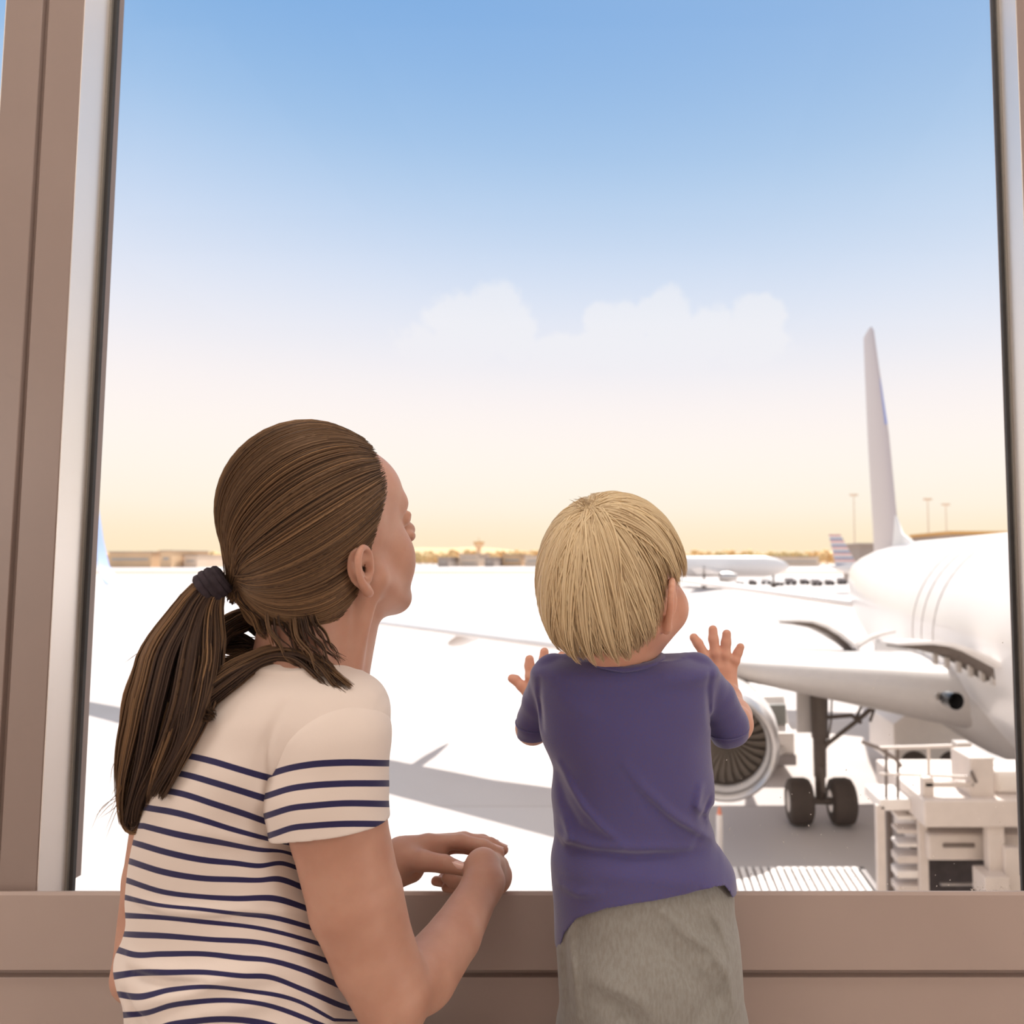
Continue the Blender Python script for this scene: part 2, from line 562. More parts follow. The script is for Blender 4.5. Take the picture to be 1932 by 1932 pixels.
# control tower
cx = PX(903, 1050, 605).x
root = empty('control_tower', (cx, 605, T)); tag(root, 'slim control tower with a wide cab on the horizon between mother and child', 'tower')
ztw = PX(903, 1020, 605).z
MB().cyl((cx, 605, T), (cx, 605, ztw - 4), 2.2, 16, r2=1.8).build('shaft', M_tan, root)
MB().cyl((cx, 605, ztw - 6), (cx, 605, ztw - 2), 3.0, 12, r2=4.6).build('cab', M_tan, root)
MB().cyl((cx, 605, ztw - 2), (cx, 605, ztw - 1), 4.8, 12).build('roof', M_roofo, root)
MB().cyl((cx, 605, ztw - 1), (cx, 605, ztw + 2.5), 0.3, 6).build('mast', M_tan, root)
seat(root)

# rolling line of far trees: individual crowns
def crown(px, Y, w, h, m, rng):
    c = PX(px, 1060, Y)
    mb = MB()
    for k in range(9):
        ox, oz, oy = rng.uniform(-.5, .5) * w, rng.uniform(.35, .72) * h, rng.uniform(-.3, .3) * w
        r = rng.uniform(.22, .34) * min(w, h) * 1.1
        n = 8
        prof = [(-r, 0.01)] + [(-r * math.cos(math.pi * i / 6), r * math.sin(math.pi * i / 6)) for i in range(1, 6)] + [(r, 0.01)]
        mb.revolve([(a, b * rng.uniform(.85, 1.15)) for a, b in prof], Matrix.Translation((c.x + ox, Y + oy, T + oz)), n)
    return mb, c.x

rng = random.Random(3)
def far_tree(px, Y, w, h, m, label):
    mb, x = crown(px, Y, w, h, m, rng)
    root = empty('tree', (x, Y, T)); tag(root, label, 'tree', 'far trees along the horizon')
    mb.build('foliage', m, root, smooth=60)
    MB().cyl((x, Y, T), (x, Y, T + h * .5), w * .04, 6).build('trunk', M_greyb, root)
    seat(root)
px = 196; ti = 0
while px < 1600:
    if 420 < px < 780 or 1045 < px < 1290:
        px += 14; continue
    left = px < 420
    Y = (650, 674, 698)[ti % 3]; ti += 1
    h = rng.uniform(11, 17); w = rng.uniform(9, 11)
    where = 'left of the ponytail' if left else ('between mother and child' if px < 1045 else 'right of the child')
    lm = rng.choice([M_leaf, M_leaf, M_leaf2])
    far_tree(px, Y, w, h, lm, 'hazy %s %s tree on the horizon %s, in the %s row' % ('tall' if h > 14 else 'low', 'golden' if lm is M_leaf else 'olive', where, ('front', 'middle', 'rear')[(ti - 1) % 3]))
    px += rng.uniform(11.5, 13)
# low hills behind
hl = MB()
pts = []
for i in range(61):
    x = -1100 + i * 40
    pts.append((x, 14 + 5 * math.sin(i * .37) + 4 * math.sin(i * .91 + 1) + 2 * math.sin(i * 2.3)))
hl.loft([[Vector((x, 900, T)), Vector((x, 980, T)), Vector((x, 980, T + h)), Vector((x, 940, T + h * .9)), Vector((x, 905, T + h * .3))] for x, h in pts])
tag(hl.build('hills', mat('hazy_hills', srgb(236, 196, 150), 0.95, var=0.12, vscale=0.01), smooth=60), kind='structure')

# light masts
for (mx, my, mt, my2) in ((1613, 175, 932, 'left of the tail fin'), (1753, 170, 940, 'right of the tail fin'), (1787, 175, 950, 'beside the window edge, above the fuselage')):
    p = PX(mx, 1050, my); zt = PX(mx, mt, my).z
    root = empty('light_mast', (p.x, my, T)); tag(root, 'tall thin floodlight mast ' + my2, 'light mast')
    MB().cyl((p.x, my, T), (p.x, my, zt), 0.22, 8, r2=0.12).build('pole', M_cream, root)
    MB().box((p.x - 1.0, my - .15, zt - .5), (p.x + 1.0, my + .15, zt)).build('lamp_head', M_cream, root)
    seat(root)

# ------------------------------------------------------------------ aeroplane
M_white = mat('white_aircraft_paint', srgb(232, 226, 222), 0.28, var=0.03, vscale=1.5, coat=0.3)
M_belly = mat('pale_grey_aircraft_paint', srgb(196, 188, 182), 0.35, var=0.04)
M_metal = mat('brushed_aluminium', srgb(200, 194, 190), 0.3, metal=0.6)
M_darkm = mat('dark_titanium', srgb(106, 94, 86), 0.5, metal=0.2, var=0.2, vscale=20)
M_fan = mat('fan_blade_metal', srgb(150, 138, 128), 0.4, metal=0.3)
M_tyre = mat('tyre_rubber', srgb(84, 73, 67), 0.85, var=0.15, vscale=10)
M_blue = mat('blue_livery_paint', srgb(165, 185, 232), 0.35)
M_bluepale = mat('pale_blue_livery_paint', srgb(150, 158, 205), 0.35)
M_lamp = mat('landing_light_glass', srgb(40, 40, 42), 0.1)

plane = empty('airplane', PX(1548, 1540, 14.0))
plane.location.z = T
tag(plane, 'large white passenger airplane with blue winglet parked outside, nose towards the right', 'airplane')

AX = lambda Y: 7.0 + 0.102 * (Y - 11.8)      # fuselage centre line
tvec = Vector((0.1015, 0.9948, 0)); pvec = Vector((-0.9948, 0.1015, 0))
FZ = CAMZ - 1.40
# radius and centre height along the body (Y)
sta = [(-2.5, .25, -.55), (-1.8, .9, -.35), (-0.6, 1.5, -.15), (1.0, 1.85, -.03), (3, 1.93, 0), (8, 1.93, 0), (14, 1.93, 0), (17.5, 1.90, .02), (19.5, 1.8, .12), (21.5, 1.62, .25), (23.5, 1.35, .42), (25.5, 1.02, .6), (27.5, .62, .8), (29, .3, .92)]
fu = MB()
rings = []
ys = []
for (a, b) in zip(sta[:-1], sta[1:]):
    n = 4
    for k in range(n):
        t = k / n
        ys.append(tuple(a[i] * (1 - t) + b[i] * t for i in range(3)))
ys.append(sta[-1])
NR = 56
for Y, r, dz in ys:
    c = Vector((AX(Y), Y, FZ + dz))
    rings.append([c + (pvec * math.cos(2 * math.pi * k / NR) + Vector((0, 0, 1)) * math.sin(2 * math.pi * k / NR)) * r for k in range(NR)])
fu.loft(rings)
fus = fu.build('fuselage', M_white, plane, smooth=60)
# belly fairing at the wing root
bf = MB()
rings = []
for Y, w, h in ((9.3, .3, .2), (10.0, 1.3, .8), (11.0, 1.75, 1.15), (12.5, 1.95, 1.3), (15, 2.0, 1.35), (17.5, 1.9, 1.2), (19.0, 1.3, .8), (20, .3, .2)):
    c = Vector((AX(Y), Y, FZ - 0.82))
    rings.append([c + pvec * math.cos(2 * math.pi * k / 32) * w + Vector((0, 0, 1)) * math.sin(2 * math.pi * k / 32) * h for k in range(32)])
bf.loft(rings)
bf.build('belly_fairing', M_belly, plane, smooth=60)
# panel seams round the body, near the window edge
for Y in (12.6, 13.3, 13.9):
    s = MB(); c = Vector((AX(Y), Y, FZ))
    pts = [c + (pvec * math.cos(a) + Vector((0, 0, 1)) * math.sin(a)) * 1.935 for a in [math.radians(-60 + 5 * i) for i in range(24)]]
    s.tube(pts, 0.007, 5)
    s.build('panel_seam', M_belly, plane)
def airfoil(c, chord, thick, tv, up=Vector((0, 0, 1)), n=14, twist=0.0):
    """closed aerofoil ring; c = leading edge point, tv = direction of the chord"""
    pts = []
    xs = [0.5 * (1 - math.cos(math.pi * i / n)) for i in range(n + 1)]
    yt = lambda x: 5 * thick * (0.2969 * math.sqrt(x) - 0.126 * x - 0.3516 * x * x + 0.2843 * x ** 3 - 0.1036 * x ** 4)
    for x in xs:
        pts.append(c + tv * chord * x + up * (yt(x) * 1.15 * chord - twist * x))
    for x in xs[-2:0:-1]:
        pts.append(c + tv * chord * x + up * (-yt(x) * 0.85 * chord - twist * x))
    return pts

LE0 = Vector((5.25, 11.75, CAMZ - 2.18))
ldir = Vector((-0.83, 0.557, 0))
def wing_le(s):
    p = LE0 + ldir * s
    p.z = CAMZ - 2.22 + 0.026 * s + 0.0003 * s * s
    return p
wg = MB()
rings = []
for s, ch, th in ((-1.5, 6.6, .155), (0, 5.8, .15), (2, 4.6, .15), (5, 3.0, .14), (10, 2.1, .12), (18, 1.7, .11), (26, 1.35, .10), (33.1, .9, .09)):
    rings.append(airfoil(wing_le(s), ch, th, tvec, twist=0.12 * ch / 6))
wg.loft(rings)
wing = wg.build('wing', M_white, plane, smooth=50)
# rounded leading edge cap at the wing root glove
gl = MB(); rr = []
for s, r in ((-0.35, .30), (-0.2, .44), (0, .50), (1.0, .43), (2.2, .33), (3.6, .22), (5.5, .12)):
    c = wing_le(s) + tvec * (0.28 * r / .5) ; c.z -= .02
    rr.append([c + tvec * math.cos(2 * math.pi * k / 24) * r * 1.2 + Vector((0, 0, 1)) * math.sin(2 * math.pi * k / 24) * r for k in range(24)])
gl.loft(rr)
gl.build('slat', M_belly, wing, smooth=60)
# winglet
wl = MB(); rr = []
b = wing_le(33.1)
for t, ch in ((0, .9), (.12, .8), (.3, .65), (.6, .5), (1, .32)):
    a = math.radians(12 + 66 * min(t * 2.2, 1))
    off = ldir * (0.2 + 0.85 * math.sin(min(t * 2.2, 1) * math.pi / 2) * .9 + 1.3 * t) + Vector((0, 0, 1)) * (3.55 * t ** 1.25)
    p = b + off + tvec * 0.1 * t
    up = (-ldir * math.sin(a) + Vector((0, 0, 1)) * math.cos(a)).normalized()
    rr.append(airfoil(p, ch, .09, tvec, up=up, n=10))
wl.loft(rr)
wlo = wl.build('winglet', M_blue, wing, smooth=50)
# white outboard face strip is left to the paint: second material on the outside faces
me = wlo.data; me.materials.append(M_white)
nn = 20
for p in me.polygons:
    if p.normal.dot(ldir) > 0.15 and p.center.z < b.z + 9:
        p.material_index = 1
# flap track fairings under the wing
for s in (3.5, 7.5, 12.5):
    c = wing_le(s) + tvec * (2.2 if s < 5 else 1.5); c.z -= .38
    mb = MB()
    M = Matrix.Translation(c) @ Matrix.Rotation(math.atan2(tvec.y, tvec.x), 4, 'Z')
    mb.revolve([(-1.0, .01), (-.7, .1), (0, .17), (1.0, .16), (1.9, .08), (2.3, .01)], M, 12)
    mb.build('flap_fairing', M_white, wing)

# landing light on the wing root
lp = PX(1782, 1316, 11.3)
mb = MB(); M = Matrix.Translation(lp) @ Matrix.Rotation(math.radians(-80), 4, 'Z')
mb.revolve([(-.05, .01), (0, .09), (.06, .12), (.3, .13)], M, 20)
ll = mb.build('landing_light', M_lamp, plane)
MB().revolve([(-.08, .01), (-.05, .045), (0, .06)], Matrix.Translation(lp + Vector((-.10, -.03, .02))) @ Matrix.Rotation(math.radians(-80), 4, 'Z'), 14).build('bulb', M_metal, ll)

# curved flap/fairing panels standing up from the wing root
def arc_panel(pxs, Y0, Y1, th, dpt, name='fairing_panel'):
    mb = MB(); n = len(pxs); rr = []
    for i, (px, py, w) in enumerate(pxs):
        t = i / (n - 1)
        Y = Y0 + (Y1 - Y0) * t
        p = PX(px, py, Y)
        q = p + Vector((0, dpt, -0.05))
        d = Vector((0, 0, -w * Y / FPX))
        rr.append([p, q, q + d, p + d])
    mb.loft(rr)
    return mb
a1 = arc_panel([(1478, 1172, 3), (1505, 1172, 6), (1535, 1175, 9), (1562, 1185, 12), (1588, 1200, 13), (1608, 1216, 13), (1622, 1234, 12)], 15.5, 14.5, .1, .5)
p1 = a1.build('fairing_panel', M_darkm, plane, smooth=60)
a1 = arc_panel([(1476, 1169, 4), (1505, 1168, 5), (1535, 1170, 5), (1562, 1179, 6), (1588, 1194, 6), (1608, 1210, 6), (1624, 1229, 6)], 15.3, 14.3, .1, .8)
a1.build('panel_skin', M_white, p1, smooth=60)
st = MB().tube([PX(1615, 1222, 14.5), PX(1620, 1250, 14.5)], [.05, .04], 8); st.build('panel_strut', M_darkm, plane)
a2 = arc_panel([(1618, 1222, 4), (1630, 1212, 5), (1645, 1202, 5), (1665, 1195, 4), (1690, 1190, 3)], 14.5, 14.2, .1, .5)
a2.build('fairing_panel', M_belly, plane, smooth=60)
a3 = arc_panel([(1697, 1217, 4), (1725, 1217, 8), (1760, 1216, 13), (1800, 1221, 18), (1835, 1232, 24), (1870, 1248, 28), (1910, 1272, 32), (1950, 1300, 34)], 11.3, 9.6, .1, .6)
p3 = a3.build('fairing_panel', M_darkm, plane, smooth=60)
a3 = arc_panel([(1694, 1213, 5), (1725, 1211, 6), (1760, 1210, 6), (1800, 1214, 7), (1835, 1224, 8), (1870, 1240, 9), (1912, 1263, 10), (1952, 1290, 10)], 11.1, 9.4, .1, .8)
a3.build('panel_skin', M_white, p3, smooth=60)
for k in range(7):
    px = 1765 + k * 22
    py = 1232 + (k * 22) * 0.35
    MB().box((-.03, -.03, -.10), (.03, .05, .06), M=Matrix.Translation(PX(px, py + 8, 11.0 - k * .18))).build('actuator', M_belly, p3)

# engine
ec = PX(1368, 1412, 12.0)
ax_ang = math.atan2(tvec.y, tvec.x)
ME = Matrix.Translation(ec) @ Matrix.Rotation(ax_ang, 4, 'Z') @ Matrix.Scale(.91, 4)
eng = MB().revolve([(0.35, .76), (0.12, .80), (0.03, .85), (0, .90), (0.05, .945), (0.3, .99), (1.0, 1.04), (2.0, .98), (2.9, .8), (3.3, .66), (3.3, .6), (2.4, .62)], ME, 48).build('engine', M_white, plane, smooth=60)
MB().revolve([(0.34, .765), (0.10, .805), (0.0, .85), (-.03, .9), (0.03, .955), (0.22, .99), (.22, .975)], ME, 48).build('intake_lip', M_metal, eng, smooth=60)
fan = MB()
for k in range(28):
    a0 = 2 * math.pi * k / 28
    vs = []
    for i in range(6):
        r = .16 + (.775 - .16) * i / 5
        tw = math.radians(25 + 38 * i / 5)
        a = a0 + 0.12 * math.sin(i / 5 * 2.4)
        c = Vector((0.62, r * math.cos(a), r * math.sin(a)))
        tang = Vector((0, -math.sin(a), math.cos(a)))
        d = (Vector((1, 0, 0)) * math.cos(tw) + tang * math.sin(tw)) * (.055 + .03 * i / 5)
        nrm = (Vector((1, 0, 0)) * -math.sin(tw) + tang * math.cos(tw)) * 0.005
        vs.append([ME @ (c - d + nrm), ME @ (c + d + nrm), ME @ (c + d - nrm), ME @ (c - d - nrm)])
    fan.loft(vs)
fb = fan.build('fan', M_fan, eng)
MB().revolve([(0.25, .005), (0.32, .06), (.45, .12), (.62, .17), (.7, .17)], ME, 24).build('spinner', M_darkm, eng)
MB().revolve([(0.3, .765), (0.9, .785), (.95, .785), (.95, .01)], ME, 40).build('intake_duct', M_darkm, eng)
py = MB(); pl = []
top = ec + tvec * 1.0; wl_ = wing_le(4.6)
for (d0, z, w, l) in ((1.0, .9, .09, 1.4), (1.3, 1.15, .12, 1.7), (1.7, 1.35, .1, 2.0)):
    c = ec + tvec * (d0 + l * .5) + Vector((0, 0, z))
    pl.append([c + tvec * l * math.cos(a) + pvec * w * math.sin(a) for a in [2 * math.pi * i / 12 for i in range(12)]])
py.loft(pl); py.build('pylon', M_white, eng)

# main landing gear
def gear(x, Y, parent):
    lg = MB()
    top = Vector((x - .28 * 0 - .0, Y, CAMZ - 2.75)); hub = Vector((x, Y, T + .43))
    lg.tube([top + Vector((.0, 0, .3)), top, top.lerp(hub, .35)], [.17, .17, .155], 14)
    lg.tube([top.lerp(hub, .3), top.lerp(hub, .75)], [.13, .12], 14)
    lg.tube([top.lerp(hub, .7), hub + Vector((0, 0, .05))], [.10, .10], 12)
    lg.tube([hub + Vector((-.5, 0, 0)), hub + Vector((.5, 0, 0))], [.07, .07], 10)
    lg.tube([hub + Vector((0, 0, .0)), hub + Vector((0, -.2, .25)), top.lerp(hub, .62) + Vector((0, -.16, 0))], [.045, .05, .045], 8)
    g = lg.build('landing_gear', M_darkm, parent)
    br = MB()
    br.tube([top.lerp(hub, .42) + Vector((0, -.1, -.06)), top + Vector((.75, 0, -.30)), top + Vector((1.35, 0, .2))], [.045, .045, .05], 8)
    br.tube([top.lerp(hub, .15), top + Vector((.62, 0, -.22)), top + Vector((.8, 0, -.36))], [.04, .04, .04], 8)
    br.build('side_brace', M_darkm, g)
    br = MB()
    br.tube([top + Vector((.9, .1, .05)), top + Vector((.72, .1, -.32))], [.03, .03], 8)
    br.build('hydraulic_rod', M_darkm, g)
    MB().tube([top + Vector((1.15, .1, .05)), top + Vector((1.0, .1, -.36))], [.03, .03], 8).build('hydraulic_rod', M_darkm, g)
    MB().tube([top + Vector((.22, -.1, .1)), top + Vector((.2, -.1, -.3)), top + Vector((.1, -.12, -.8))], [.02, .02, .02], 6).build('hydraulic_rod', M_darkm, g)
    dr = MB().box((-.5, -.02, -.55), (-.2, .02, .25), M=Matrix.Translation(top + Vector((.12, .25, -.05)))); 
    dr.build('gear_door', M_white, g)
    for sgn in (-1, 1):
        w = MB()
        cxx = hub + Vector((sgn * .40, 0, 0))
        prof = [(-.22, .2), (-.225, .33), (-.19, .395), (-.11, .425), (.11, .425), (.19, .395), (.225, .33), (.22, .2)]
        w.revolve(prof, Matrix.Translation(cxx), 40)
        for gx in (-.08, 0, .08):
            w.revolve([(gx - .012, .428), (gx - .006, .415), (gx + .006, .415), (gx + .012, .428)], Matrix.Translation(cxx), 40)
        wo = w.build('wheel', M_tyre, g)
        MB().revolve([(-.2, .01), (-.19, .12), (-.215, .2), (.215, .2), (.19, .12), (.2, .01)], Matrix.Translation(cxx), 24).build('hub', M_metal, wo)
gx = PX(1548, 1500, 14.0).x
gear(gx, 14.0, plane)
# the twin gear on the far side of the belly
gear(AX(14) * 2 - gx, 14.3, plane)
# nose gear far to the right
ng = MB(); nx = AX(0.8)
ng.tube([(nx, .8, FZ - 1.7), (nx, .8, T + .35)], [.1, .08], 10)
ngo = ng.build('nose_gear', M_darkm, plane)
for sgn in (-1, 1):
    MB().revolve([(-.12, .15), (-.12, .3), (-.05, .34), (.05, .34), (.12, .3), (.12, .15)], Matrix.Translation((nx + sgn * .22, .8, T + .34)), 24).build('wheel', M_tyre, ngo)

# fin with dorsal fillet
fn = MB(); rr = []
def ringv(LE, TE, th):
    pts = []
    d = TE - LE; ch = d.length; tv = d.normalized()
    return airfoil(LE, ch, th, tv, up=pvec, n=12)
Ls = [(22.2, 26.0, FZ + 1.35, .08), (22.7, 26.1, FZ + 2.6, .085), (23.5, 26.6, FZ + 5.5, .085), (24.8, 26.9, FZ + 8.4, .085), (25.3, 27.0, FZ + 9.6, .08), (25.6, 27.0, FZ + 9.85, .05)]
for a, b_, z, th in Ls:
    rr.append(ringv(Vector((AX(a), a, z)), Vector((AX(b_), b_, z)), th))
fn.loft(rr)
fin = fn.build('tail_fin', mat('shaded_fin_white', srgb(196, 184, 182), 0.4), plane, smooth=50)  # grey puts the shade on the fin's near side into the colour
z0 = FZ + 5.9
bd = MB(); r2 = []
for k in range(5):
    z = z0 + k * .45
    t = (z - (FZ + 1.35)) / 8.2
    a = 21.6 + 3.75 * t; e = 26.2 + .8 * t
    r2.append(airfoil(Vector((AX(a), a - .02, z)), (e - a) * (.75 - .08 * k), .093, tvec, up=pvec, n=10))
bd.loft(r2); bd.build('livery_band', M_bluepale, fin, smooth=50)
df = MB(); rr = []
for Y, h in ((20.2, .02), (21.0, .15), (22.0, .4), (22.9, 1.1)):
    rr.append([Vector((AX(Y), Y, FZ + 1.6)) + pvec * .16, Vector((AX(Y), Y, FZ + 1.8 + h)) + pvec * .03, Vector((AX(Y), Y, FZ + 1.8 + h)) - pvec * .03, Vector((AX(Y), Y, FZ + 1.6)) - pvec * .16])
df.loft(rr); df.build('dorsal_fillet', M_white, plane)
# horizontal stabilisers
for sg, L in ((1, 7.2), (-1, 7.2)):
    hs = MB(); rr = []
    dirn = (pvec * sg)
    for s, ch in ((0, 3.6), (L * .5, 2.6), (L, 1.5)):
        le = Vector((AX(23.2), 23.2, CAMZ - 1.55)) + dirn * (s + .3) + tvec * (s * .5) + Vector((0, 0, .115 * s))
        rr.append(airfoil(le, ch, .11, tvec, n=10))
    hs.loft(rr); hs.build('stabilizer', M_white, plane, smooth=50)
seat(plane)

# ------------------------------------------------------------------ far jets
def far_jet(px_nose, px_tail, Y, r, label, tail_mat, finpx=None, ztop=None):
    a = PX(px_nose, 1060, Y).x; b = PX(px_tail, 1060, Y + 5).x
    root = empty('airplane', ((a + b) / 2, Y, T)); tag(root, label, 'airplane')
    zc = T + r * 2.0
    L = b - a
    mb = MB(); rr = []
    for t, k in ((0, .05), (.03, .45), (.08, .8), (.15, 1), (.4, 1), (.7, 1), (.85, .7), (.95, .35), (1, .1)):
        c = Vector((a + L * t, Y + 5 * t, zc + (0 if t < .7 else (t - .7) * r * 2.2)))
        rr.append([c + Vector((0, math.cos(q), math.sin(q))) * r * k for q in [2 * math.pi * i / 20 for i in range(20)]])
    mb.loft(rr); mb.build('fuselage', M_white, root, smooth=60)
    sg = 1 if L > 0 else -1
    f = MB()
    x0, x1_ = a + L * .84, a + L * .97
    f.loft([[Vector((x0, Y + 4.3, zc + r * .8)), Vector((x1_, Y + 4.3, zc + r * .8)), Vector((x1_, Y + 4.7, zc + r * .8)), Vector((x0, Y + 4.7, zc + r * .8))],
            [Vector((x0 + L * .1, Y + 4.4, zc + r * 4.0)), Vector((x1_ + L * .04, Y + 4.4, zc + r * 4.0)), Vector((x1_ + L * .04, Y + 4.6, zc + r * 4.0)), Vector((x0 + L * .1, Y + 4.6, zc + r * 4.0))]])
    f.build('tail_fin', tail_mat, root)
    w = MB()
    for s in (-1, 1):
        w.loft([[Vector((a + L * .38, Y, zc - r * .5)), Vector((a + L * .56, Y, zc - r * .5)), Vector((a + L * .56, Y, zc - r * .75)), Vector((a + L * .38, Y, zc - r * .75))],
                [Vector((a + L * .58, Y + s * 15, zc)), Vector((a + L * .64, Y + s * 15, zc)), Vector((a + L * .64, Y + s * 15, zc - .15)), Vector((a + L * .58, Y + s * 15, zc - .15))]])
    w.build('wing', M_white, root)
    MB().revolve([(-1.4, r * .3), (-1.2, r * .42), (0, r * .48), (1.5, r * .3)], Matrix.Translation((a + L * .4, Y - 5.5, zc - r * .9)), 16).build('engine', M_metal, root)
    for t in (.1, .52):
        g = MB()
        g.cyl((a + L * t, Y, T + .3), (a + L * t, Y, zc), .18, 8)
        g.cyl((a + L * t, Y - .3, T + .5), (a + L * t, Y + .3, T + .5), .5, 14)
        g.build('landing_gear', M_darkm, root)
    seat(root)
    return root

far_jet(1490, 1180, 128, 1.9, 'distant white jet seen side on, right of the child\'s head', M_white)
m_str = mat('striped_tail_paint', srgb(190, 190, 200), 0.4)
nt = m_str.node_tree; N, L_ = nt.nodes.new, nt.links.new
wv = N('ShaderNodeTexWave'); wv.bands_direction = 'Z'; wv.inputs['Scale'].default_value = 0.32; wv.wave_profile = 'SAW'
tcx = N('ShaderNodeTexCoord'); L_(tcx.outputs['Object'], wv.inputs['Vector'])
rp = N('ShaderNodeValToRGB'); rp.color_ramp.interpolation = 'CONSTANT'
for i, (p, c) in enumerate(((0, (120, 128, 160)), (.3, (236, 228, 224)), (.62, (214, 140, 130)), (.85, (236, 228, 224)))):
    if i > 1: rp.color_ramp.elements.new(p)
    rp.color_ramp.elements[i].position = p; rp.color_ramp.elements[i].color = srgb(*c)
L_(wv.outputs['Fac'], rp.inputs[0]); L_(rp.outputs[0], nt.nodes['Principled BSDF'].inputs['Base Color'])
far_jet(1900, 1566, 108, 1.5, 'distant jet with grey and red striped tail, left of the big tail fin', m_str)

# far service vehicles along the stand
rngv = random.Random(11)
M_vdark = mat('grey_service_paint', srgb(140, 132, 130), 0.6)
for i, (px, w, h) in enumerate(((1395, 16, 9), (1420, 13, 10), (1445, 18, 11), (1470, 14, 8), (1492, 20, 13), (1518, 16, 10), (1541, 18, 12), (1565, 15, 10), (1588, 14, 12))):
    Y = 140 + (i % 3) * 4
    c = PX(px, 1100, Y); k = Y / FPX
    root = empty('service_truck', (c.x, Y, T))
    tag(root, 'tiny grey service vehicle in the row below the distant jets', 'truck', 'service vehicles in the far row')
    m = rngv.choice([M_vdark, M_white, M_vdark])
    MB().box((c.x - w * k / 2, Y - 1, T + .35), (c.x + w * k * .2, Y + 1, T + h * k)).build('body', m, root)
    MB().box((c.x + w * k * .22, Y - .9, T + .35), (c.x + w * k / 2, Y + .9, T + h * k * .75)).build('cab', m, root)
    wm = MB()
    for q in (-.3, .3):
        wm.cyl((c.x + q * w * k, Y - 1.05, T + .35), (c.x + q * w * k, Y + 1.05, T + .35), .35, 12)
    wm.build('wheel', M_tyre, root)
    seat(root)

# ------------------------------------------------------------------ vehicles under the wing
M_vwhite = mat('white_vehicle_paint', srgb(236, 228, 222), 0.4, var=0.04)
M_vglass = mat('vehicle_glass', srgb(150, 152, 148), 0.15)
M_hiviz = mat('hi_viz_yellow', srgb(214, 220, 60), 0.8)
def truck(px0, px1, pyb, pyt, L, label, cabfrac=.3, flip=False):
    Y = 5.0 * FPX / (pyb - 1056.0)
    a = PX(px0, pyb, Y).x; b = PX(px1, pyb, Y).x; zt = PX(px0, pyt, Y).z
    root = empty('service_truck', ((a + b) / 2, Y, T)); tag(root, label, 'truck')
    w = b - a; H = zt - T
    cab = MB()
    c0, c1 = (a, a + w * cabfrac) if not flip else (b - w * cabfrac, b)
    prof = [(0, .22 * H), (0, .58 * H), (.12 * L, .62 * H), (.2 * L, .97 * H), (L * .5, H), (L * .5, .22 * H)]
    cab.loft([[Vector((x, Y + y, T + z)) for y, z in prof] for x in (a, b)])
    cab.build('cab', M_vwhite, root, bevel=.04)
    MB().box((a + w * .08, Y + .10 * L, T + .62 * H), (b - w * .08, Y + .12 * L + .06, T + .9 * H), M=None).build('windscreen', M_vglass, root)
    MB().box((a - .1, Y + L * .52, T + .3 * H), (b + .1, Y + L, T + 1.15 * H)).build('cargo_box', M_vwhite, root)
    MB().box((a - .02, Y - .08, T + .16 * H), (b + .02, Y + .05, T + .3 * H)).build('bumper', M_vdark, root)
    for yy in (.2, .78):
        for x in (a + .08, b - .38):
            q = MB().cyl((x, Y + L * yy, T + .42), (x + .3, Y + L * yy, T + .42), .42, 20)
            q.build('wheel', M_tyre, root)
    for x in (a + .2, b - .35):
        MB().cyl((x, Y - .1, T + .36 * H), (x, Y - .02, T + .36 * H), .1, 12).build('headlight', M_metal, root)
    seat(root)
    return root
truck(1418, 1500, 1455, 1325, 5.5, 'white service truck facing the window, half hidden behind the engine')
# white van standing behind the loader
Yv = 5.0 * FPX / (1462 - 1056.0)
va, vb = PX(1688, 1462, Yv).x, PX(1835, 1462, Yv).x
root = empty('van', ((va + vb) / 2, Yv, T)); tag(root, 'white van under the belly of the airplane, behind the loader rails', 'van')
mb = MB(); H = 1.5
prof = [(0, .3), (0, 1.1), (.3, 1.45), (2.9, 1.5), (3.0, .3)]
profx = [(va, .32), (va, 1.25), (va + .35, 1.5), (vb - .5, 1.5), (vb - .15, 1.0), (vb, .9), (vb, .32)]
mb.loft([[Vector((x, Yv + y, T + z)) for x, z in profx] for y in (0, 1.8)])
mb.build('body', M_vwhite, root, bevel=.03)
for x in (va + .45, vb - .45):
    MB().cyl((x, Yv - .02, T + .33), (x, Yv + .2, T + .33), .33, 20).build('wheel', M_tyre, root)
seat(root)
# slim white marker post below the engine
Yb = 5.0 * FPX / (1648 - 1056.0)
p = PX(1358, 1648, Yb)
root = empty('marker_post', (p.x, Yb, T)); tag(root, 'slim white marker post with an orange top below the engine, beside the child', 'post')
MB().revolve([(0, .16), (.03, .16), (.05, .06), (.06, .055)], Matrix.Translation((p.x, Yb, T)) @ Matrix.Rotation(-math.pi / 2, 4, 'Y'), 16).build('base', M_vdark, root)
MB().cyl((p.x, Yb, T + .04), (p.x, Yb, PX(1358, 1536, Yb).z), .055, 14, r2=.05).build('pole', M_vwhite, root)
MB().cyl((p.x, Yb, PX(1358, 1536, Yb).z), (p.x, Yb, PX(1358, 1522, Yb).z), .04, 12, r2=.015).build('beacon', mat('orange_beacon', srgb(226, 140, 110), .5), root)
seat(root)

